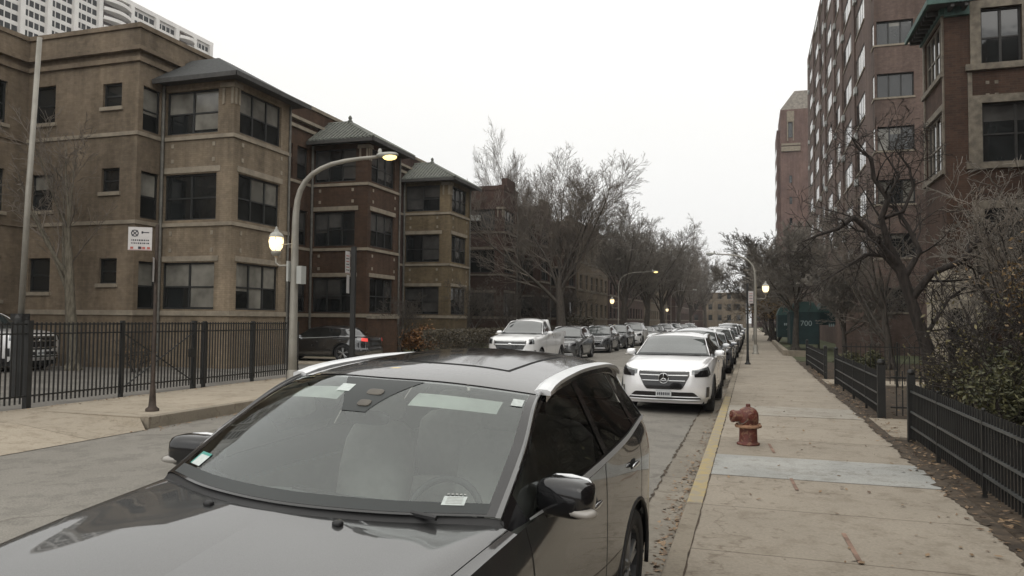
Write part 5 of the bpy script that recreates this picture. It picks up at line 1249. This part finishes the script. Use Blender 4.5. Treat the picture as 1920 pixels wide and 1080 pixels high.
    if emblem == 'star':
        p = c.W(c.shell(0, 3.15)); o = (0, p[1]-.045, p[2]); k = 20; R1 = .10
        bd = MB(); bd.bar((0, o[1]+.03, o[2]), (0, o[1]+.012, o[2]), .105, .105, 20); bd.build('emblem_backing', 'gloss_black', gr)
        b.tube([(o[0]+R1*math.cos(2*math.pi*i/k), o[1], o[2]+R1*math.sin(2*math.pi*i/k)) for i in range(k+1)], .009, 6)
        for a in (90, 210, 330): b.bar(o, (o[0]+R1*math.cos(R(a)), o[1], o[2]+R1*math.sin(R(a))), .018, .008, 5)
    elif emblem == 'oval':
        p = c.W(c.shell(0, 3.3)); b.sup((0, p[1]-.03, p[2]), (.09, .02, .05), 1, 12)
    b.build('grille_bar' if emblem != 'star' else 'grille_bar', 'chrome', gr, True)
    b = MB(); c.zone(b, c.shell, .0, 2.75, .8, 1.5, q(14), 4, .008, vf=lambda s_: (.75, 1.75-.9*max(0, s_-.7)/.3)); c.zone(b, c.shell, 3.35, 3.9, 1.1, 2.3, q(4), 4, .01); b.build('air_intake', 'gloss_black' if style != 'pickup' else 'black_plastic', t, True)
    b = MB(); xbar(0, 2.75, .66, .02, .012); xbar(.8, 2.6, 1.12, .012, .016) ; b.build('skid_bar', 'satin_silver', t, True)
    p = c.W(c.shell(0, 1.5)); b = MB(); b.box(-.155, .155, p[1]-.045, p[1]-.03, p[2]-.06, p[2]+.085); pl = b.build('number_plate', 'plate', t)
    b = MB()
    for k in range(7): b.box(-.125+k*.037, -.10+k*.037, p[1]-.047, p[1]-.0455, p[2]-.025, p[2]+.035)
    b.build('plate_characters', 'sign_ink', pl)
    for sg in (1, -1): b = MB(); c.zone(b, c.shell, 11.3, 12.3, 4.0, 4.9, q(8), 6, .007, sides=(sg,)); b.build('taillight', 'tail_lit' if lit_tail else 'tail_lens', t, True)
    # door seams and handles
    b = MB()
    for d in (1.62, 2.86, 3.78) if style != 'pickup' else (1.62, 2.9):
        u = float(np.interp(d, [x[1] for x in [(0, 0), (0, .35), (0, .62), (0, 1.25), (0, 1.9), (0, 2.6), (0, 3.3), (0, 3.95)]], [0, 4, 5, 6, 7, 8, 9, 10]))
        for sg in (1, -1): c.zone(b, c.shell, u, u+.012, .75, 5, 1, q(16), .0015, sides=(sg,))
    for sg in (1, -1): c.zone(b, c.shell, 6.6, 10.3, .72, .75, q(20), 1, .002, sides=(sg,))
    b.build('door_seam', 'underbody', t)
    for d, z, uu in ((2.62, .93, 7.98), (3.55, .965, 9.35)):
        for sg in (1, -1):
            p = c.W(c.shell(uu, 4.0)); o = Vector((sg*(p[0]+.018), p[1], p[2]))
            b = MB(); b.sup(o, (.014, .10, .014), .7, 10); ho = b.build('door_handle', 'chrome' if hero else paint_mat, t, True)
            b = MB(); b.sup(o-Vector((sg*.024, 0, 0)), (.012, .085, .035), .8, 12); b.build('handle_recess', 'underbody', ho, True)
    # wipers
    for x0, x1, y0, y1 in ((.62, -.05, 1.40, 1.36), (-.08, -.66, 1.30, 1.50)):
        b = MB(); a = Vector(c.W((x0, y0-.02, 1.13))) ; e = Vector(c.W((x1, y1+.05, 1.17)))
        b.bar(a, e, .011, .008, 5); b.bar(a+(e-a)*.2+Vector((0, .02, .0)), e+Vector((0, .02, 0)), .008, .007, 4); b.build('wiper', 'black_plastic', t)
    if style == 'sedan':   # boot lid
        b = MB()
        for sg in (1, -1):
            P_ = []
            for i in range(9):
                for j in range(7):
                    a = c.gh(7, 2.0+2*i/8) if i else c.gh(7, 1.); a = np.array(c.W(a, True)); uu = 14-3.0*(i/8)*0-3.2*(1-i/8); e = np.array(c.W(c.shell(uu, 5)))
                    p = a+(e-a)*j/6; p[2] += .03*math.sin(math.pi*j/6); P_.append((p[0]*sg, p[1], p[2]))
            b.add(P_, [(i*7+j, (i+1)*7+j, (i+1)*7+j+1, i*7+j+1) for i in range(8) for j in range(6)])
        b.build('boot_lid', paint_mat, t, True)
    elif style == 'suv':
        b = MB(); c.zone(b, c.shell, 12.2, 14, 2.4, 5, 8, 6, .004); 
        for sg in (1, -1):
            P_ = []
            for i in range(9):
                a = np.array(c.W(c.gh(7, 4*i/8), True)); uu = 10.6+3.4*i/8; e = np.array(c.W(c.shell(uu, 5)))
                for j in range(3): p = a+(e-a)*j/2; P_.append((p[0]*sg, p[1], p[2]))
            b.add(P_, [(i*3+j, (i+1)*3+j, (i+1)*3+j+1, i*3+j+1) for i in range(8) for j in range(2)])
        b.build('tailgate', paint_mat, t, True)
    return t, c, dict(hood=hood, ws=ws, roof=roof, body=body)
def setcol(t, col):
    for o in [t]+[x for x in bpy.data.objects if x.parent == t or (x.parent and x.parent.parent == t)]: o.color = (*col, 1)
def place(t, x, y, z, rz=0., rx=0., ry=0.): t.location = (x, y, z); t.rotation_euler = (rx, ry, rz)

# --- the dark grey SUV in the foreground
HL = 4.64
HZ = ([0, .5, .9, 1.12, 1.24, 1.69, 3], [0, .52, .955, 1.185, 1.29, 1.70, 3])
hero, hc, hp = make_car('parked_car', 'dark metallic grey SUV filling the foreground, with silver roof rails', HL, 'metallic_grey', 2.2, True, glass='windshield_glass', side_glass='side_glass', emblem='bar', r=.37, zmap=HZ)
S = hc.gh
# interior
b = MB(); b.sup((0, 1.62-HL/2, .95), (.76, .34, .16), .5, 20); b.sup((.37, 1.86-HL/2, 1.03), (.2, .1, .07), .8, 14); b.build('dashboard', 'dash', hero, True)
b = MB(); b.box(-.80, .80, 1.4-HL/2, 4.4-HL/2, .60, .66); b.box(-.86, -.80, 1.5-HL/2, 4.3-HL/2, .6, 1.05); b.box(.80, .86, 1.5-HL/2, 4.3-HL/2, .6, 1.05); b.build('cabin_floor', 'cabin', hero)
b = MB(); c_ = hc; hc.zone(b, S, 2.2, 6, 2.0, 4, 12, 8, -.035); b.build('headliner', 'light_trim', hero, True)
for x in (.37, -.37):
    b = MB(); b.sup((x, 2.30-HL/2, .72), (.24, .26, .09), .6, 16); b.sup((x, 2.62-HL/2, 1.02), (.23, .08, .32), .6, 16, rot=Matrix.Rotation(R(-14), 3, 'X')); se = b.build('seat', 'seat', hero, True)
    b = MB(); b.sup((x, 2.70-HL/2, 1.40), (.13, .05, .085), .7, 14); b.bar((x-.06, 2.69-HL/2, 1.2), (x-.06, 2.7-HL/2, 1.35), .008); b.bar((x+.06, 2.69-HL/2, 1.2), (x+.06, 2.7-HL/2, 1.35), .008); b.build('headrest', 'seat', se, True)
b = MB(); b.sup((0, 3.35-HL/2, .75), (.66, .24, .1), .5, 16); b.sup((0, 3.68-HL/2, 1.0), (.66, .09, .3), .5, 16); 
for x in (.4, -.4): b.sup((x, 3.72-HL/2, 1.34), (.12, .05, .07), .7, 12)
b.build('rear_bench', 'seat', hero, True)
b = MB(); k = 28; cx, cy, cz = .37, 1.97-HL/2, 1.02; rm = Matrix.Rotation(R(-28), 3, 'X')
b.tube([Vector((cx, cy, cz))+rm @ Vector((.185*math.cos(2*math.pi*i/k), 0, .185*math.sin(2*math.pi*i/k))) for i in range(k+1)], .017, 8)
b.sup((cx, cy, cz), (.07, .03, .06), .8, 12, rot=rm)
for a in (0, 180, 270): b.bar((cx, cy, cz), Vector((cx, cy, cz))+rm @ Vector((.18*math.cos(R(a)), 0, .18*math.sin(R(a)))), .018, .014, 6)
b.build('steering_wheel', 'wheel_trim', hero, True)
def on_ws(name, u0, u1, v0, v1, mat, off, sg=1, parent=None, n=6): b = MB(); hc.zone(b, S, u0, u1, v0, v1, n, n, off, sides=(sg,)); return b.build(name, mat, parent or hp['ws'], True)
b = MB(); hc.zone(b, S, 1.36, 1.975, 3.4, 4, 12, 6, .0025, vf=lambda s_: (3.82-.45*s_**1.3, 4)); sn = b.build('sensor_housing', 'sensor', hp['ws'], True)
b = MB(); p = hc.W(S(1.50, 3.92), True); b.sup((p[0], p[1]+.0, p[2]+.003), (.035, .025, .006), .6, 10, rot=Matrix.Rotation(R(28), 3, 'X')); p = hc.W(S(1.70, 3.86), True); b.sup((p[0]*.8, p[1], p[2]+.003), (.045, .025, .006), .6, 10, rot=Matrix.Rotation(R(28), 3, 'X')); b.build('camera_window', 'steel_dark', sn)
p = Vector(hc.W(S(1.35, 4), True)); b = MB(); b.sup(p+Vector((0, .13, -.04)), (.12, .025, .035), .7, 14); b.bar(p+Vector((0, .12, -.03)), p+Vector((0, .02, 0)), .012); b.build('rear_view_mirror', 'black_plastic', hero, True)
for sg in (1, -1):
    b = MB(); hc.zone(b, S, 1.66, 1.93, 2.4, 3.42, 6, 8, -.05, sides=(sg,)); b.build('sun_visor', 'light_trim', hero, True)
# stickers on the glass
st = on_ws('sticker', .20, .36, 2.28, 2.50, 'sticker', .004, -1); on_ws('sticker_border', .20, .36, 2.245, 2.28, 'sticker_green', .0042, -1, st); on_ws('sticker_border', .36, .40, 2.245, 2.5, 'sticker_green', .0043, -1, st)
st = on_ws('sticker', .13, .25, 2.36, 2.56, 'sticker', .004, 1); b = MB()
for k in range(5): hc.zone(b, S, .15+k*.02, .158+k*.02, 2.39, 2.53, 1, 2, .0046, sides=(1,))
for k in range(5): hc.zone(b, S, .27, .285, 2.38+k*.036, 2.40+k*.036, 1, 1, .0046, sides=(1,))
b.build('sticker_print', 'sign_back', st)
on_ws('sticker', 1.70, 1.84, 2.13, 2.28, 'sticker', .004, 1); on_ws('sticker', 1.68, 1.82, 3.47, 3.70, 'sticker', .004, -1)
# paper on the dash
b = MB(); b.tube([(-.10, 1.40-HL/2, 1.115), (.02, 1.38-HL/2, 1.118), (.15, 1.40-HL/2, 1.113)], .004, 5); b.v = [(x, y, z+.07) for x, y, z in b.v]; b.build('papers', 'sticker', hero)
# sunroof panel seams, washer nozzles
b = MB(); hc.zone(b, S, 2.62, 4.1, 2.72, 4, 16, 10, .003); sr = b.build('sunroof', 'gloss_black', hero, True); sr.name = 'sunroof'
b = MB(); hc.zone(b, S, 2.585, 2.62, 2.68, 4, 2, 12, .0016); hc.zone(b, S, 2.585, 4.1, 2.68, 2.72, 14, 2, .0017); b.build('sunroof_seam', 'underbody', hero, True)
for x in (.30, -.30):
    p = hc.W((x, 1.21, 1.104)); b = MB(); b.sup((p[0], p[1], p[2]+.006), (.022, .018, .014), .8, 10); b.build('washer_nozzle', 'black_plastic', hero, True)
bpy.context.view_layer.update()
HX, HY0, HYAW, HROLL = -1.76, 1.30, -.050, .030
place(hero, HX+.02, HY0+HL/2, -.055+.0, HYAW, 0, HROLL)

# --- white SUV facing us behind it
white, wc, wp = make_car('parked_car', 'white SUV facing the camera with round star emblem in its grille', 4.66, res=1.3, emblem='star', rails=True, zmap=([0, .2, .5, .885, 1.1, 1.69, 3], [0, .2, .5, .90, 1.13, 1.62, 2.9]))
setcol(white, (.86, .86, .87)); place(white, -1.66, 15.6+2.33, road_z(-1.66)+.0, -.02)
# --- shared proportions for the other cars
suv, _, _ = make_car('parked_car', 'silver SUV parked directly behind the white one on the right', 4.66, res=.55, emblem='oval', group='cars parked along both kerbs')
sed, _, _ = make_car('parked_car', 'x', 4.75, res=.6, emblem='oval', rails=False, style='sedan', group='cars parked along both kerbs',
    dmap=([0, 1.5, 4.64], [0, 1.5, 4.75]), gmap=([0, 1.5, 2.3, 3.5, 4.2, 4.6], [0, 1.5, 2.35, 3.05, 3.55, 4.10]),
    zmap=([0, .5, .88, 1.12, 1.24, 1.69, 3], [0, .48, .76, .98, 1.04, 1.45, 2.7]))
pu, pc_, _ = make_car('pickup_truck', 'white pickup truck facing the camera on the left kerb', 5.5, res=.8, emblem='oval', rails=False, style='pickup', r=.40, wx=1.06, wheels=(.95, 3.75), group=None,
    dmap=([0, 1.5, 4.64], [0, 1.55, 5.5]), gmap=([0, 1.5, 2.3, 3.0, 4.2, 4.6], [0, 1.6, 2.35, 2.75, 3.2, 3.35]),
    zmap=([0, .22, .5, .88, 1.12, 1.24, 1.69, 3], [0, .34, .68, 1.14, 1.34, 1.42, 1.92, 3.3]))
bb = MB(); LL = 5.5
bb.box(-.97, .97, 3.22-LL/2, 3.32-LL/2, .8, 1.9); bb.box(-.95, -.88, 3.3-LL/2, 5.4-LL/2, 1.2, 1.40); bb.box(.88, .95, 3.3-LL/2, 5.4-LL/2, 1.2, 1.40); bb.box(-.9, .9, 5.33-LL/2, 5.42-LL/2, 1.2, 1.36); bb.v = [(x*(.70 if z > 1.6 else 1), y, z) for x, y, z in bb.v]
bb.build('cargo_bed', 'car_paint', pu); bb = MB(); bb.box(-.9, .9, 3.3-LL/2, 5.3-LL/2, .9, 1.22); bb.build('bed_floor', 'underbody', pu)
setcol(pu, (.8, .8, .8)); place(pu, -8.65, 26.8+2.75, road_z(-8.65), .02)
CARS = [('suv', -1.72, 21.9, 'silver SUV parked directly behind the white star-emblem one', (.42, .43, .45), 0),
 ('sed', -1.65, 28.0, 'dark blue-grey car third in the right-hand kerb row', (.06, .065, .08), 0),
 ('suv', -1.62, 34.3, 'white car fourth in the right-hand kerb row', (.6, .6, .6), 0),
 ('sed', -1.6, 41.0, 'black car fifth in the right-hand kerb row', (.03, .03, .035), 0),
 ('suv', -1.6, 48.0, 'pale silver car sixth in the right-hand kerb row', (.5, .5, .52), 0),
 ('suv', -1.6, 55.0, 'white car seventh in the right-hand kerb row', (.7, .7, .7), 0),
 ('sed', -1.6, 63.0, 'blue-grey car eighth in the right-hand kerb row', (.1, .14, .2), 0),
 ('suv', -1.6, 72.0, 'grey car near the far end of the right-hand kerb row', (.3, .3, .3), 0),
 ('suv', -1.6, 84.0, 'last visible pale car of the right-hand kerb row', (.6, .6, .6), 0),
 ('suv', -8.6, 34.0, 'grey SUV parked right behind the white pickup', (.06, .063, .064), 0),
 ('sed2', -8.7, 42.6, 'dark SUV facing us on the left kerb beyond a gap', (.03, .032, .035), 0),
 ('suv', -8.75, 49.0, 'second dark car beyond the gap on the left kerb', (.035, .038, .04), 0),
 ('suv', -8.7, 56.0, 'white car on the left kerb after the two dark ones', (.7, .7, .7), 0),
 ('sed', -8.7, 62.5, 'silver-white car right behind the first small white one at left', (.5, .5, .5), 0),
 ('sed', -8.7, 70.0, 'dark car in the distant part of the left kerb row', (.05, .05, .055), 0),
 ('suv', -8.7, 78.0, 'white roofed car in the distant left kerb row', (.7, .7, .72), 0),
 ('suv', -8.7, 88.0, 'light grey car far down the left kerb row', (.45, .45, .45), 0),
 ('sed', -8.7, 99.0, 'tiny silver car far down the left kerb row', (.4, .4, .4), 0),
 ('suv', -8.7, 112.0, 'last visible car of the left kerb row', (.5, .5, .5), 0)]
first = {'suv': True, 'sed': True}
proto = {'suv': suv, 'sed': sed, 'sed2': suv}
for k, x, y, lb, col, rz in CARS:
    key = 'suv' if k == 'sed2' else k
    if first[key]: o = proto[key]; first[key] = False
    else: o = copy_tree(proto[key])
    o['label'] = lb; o['group'] = 'cars parked along both kerbs'; place(o, x, y+2.33, road_z(x), rz+rnd.uniform(-.012, .012)); setcol(o, col)
    o.scale = (.98, .98, .95) if k == 'sed2' else (rnd.uniform(.96, 1.02), rnd.uniform(.94, 1.03), rnd.uniform(.93, 1.05))
# black sedan across the driveway, tail lamp lit; light pickup-like SUV in the lot
bs, _, _ = make_car('parked_car', 'black sedan with lit red tail lamp on the driveway before the dark red flats', 4.75, res=.8, emblem='oval', rails=False, style='sedan', lit_tail=True,
    dmap=([0, 1.5, 4.64], [0, 1.5, 4.75]), gmap=([0, 1.5, 2.3, 3.5, 4.2, 4.6], [0, 1.5, 2.35, 3.05, 3.6, 4.25]),
    zmap=([0, .5, .88, 1.12, 1.24, 1.69, 3], [0, .48, .76, .98, 1.04, 1.47, 2.7]))
setcol(bs, (.010, .0105, .012)); bs.scale = (1, 1.04, .95); place(bs, -16.7, 27.0, .15, R(-88))
wt = copy_tree(pu); wt['label'] = 'white pickup truck behind the tall fence at the left picture edge'; place(wt, -24.1, 18.1, .10, R(92)); wt.name = 'pickup_truck'

# ------------------------------------------------------------------ air: slight winter haze
hz = MB(); hz.box(-330, 120, -60, 330, -1.4, 125)
m = bpy.data.materials.new('haze_air'); m.use_nodes = True; nt = m.node_tree; nt.nodes.clear(); M['haze_air'] = m
o_ = nt.nodes.new('ShaderNodeOutputMaterial'); v_ = nt.nodes.new('ShaderNodeVolumePrincipled'); v_.inputs['Color'].default_value = (.93, .95, 1, 1); v_.inputs['Density'].default_value = .00035; v_.inputs['Anisotropy'].default_value = .3
nt.links.new(v_.outputs[0], o_.inputs['Volume']); hz.build('haze', 'haze_air', kind='stuff')
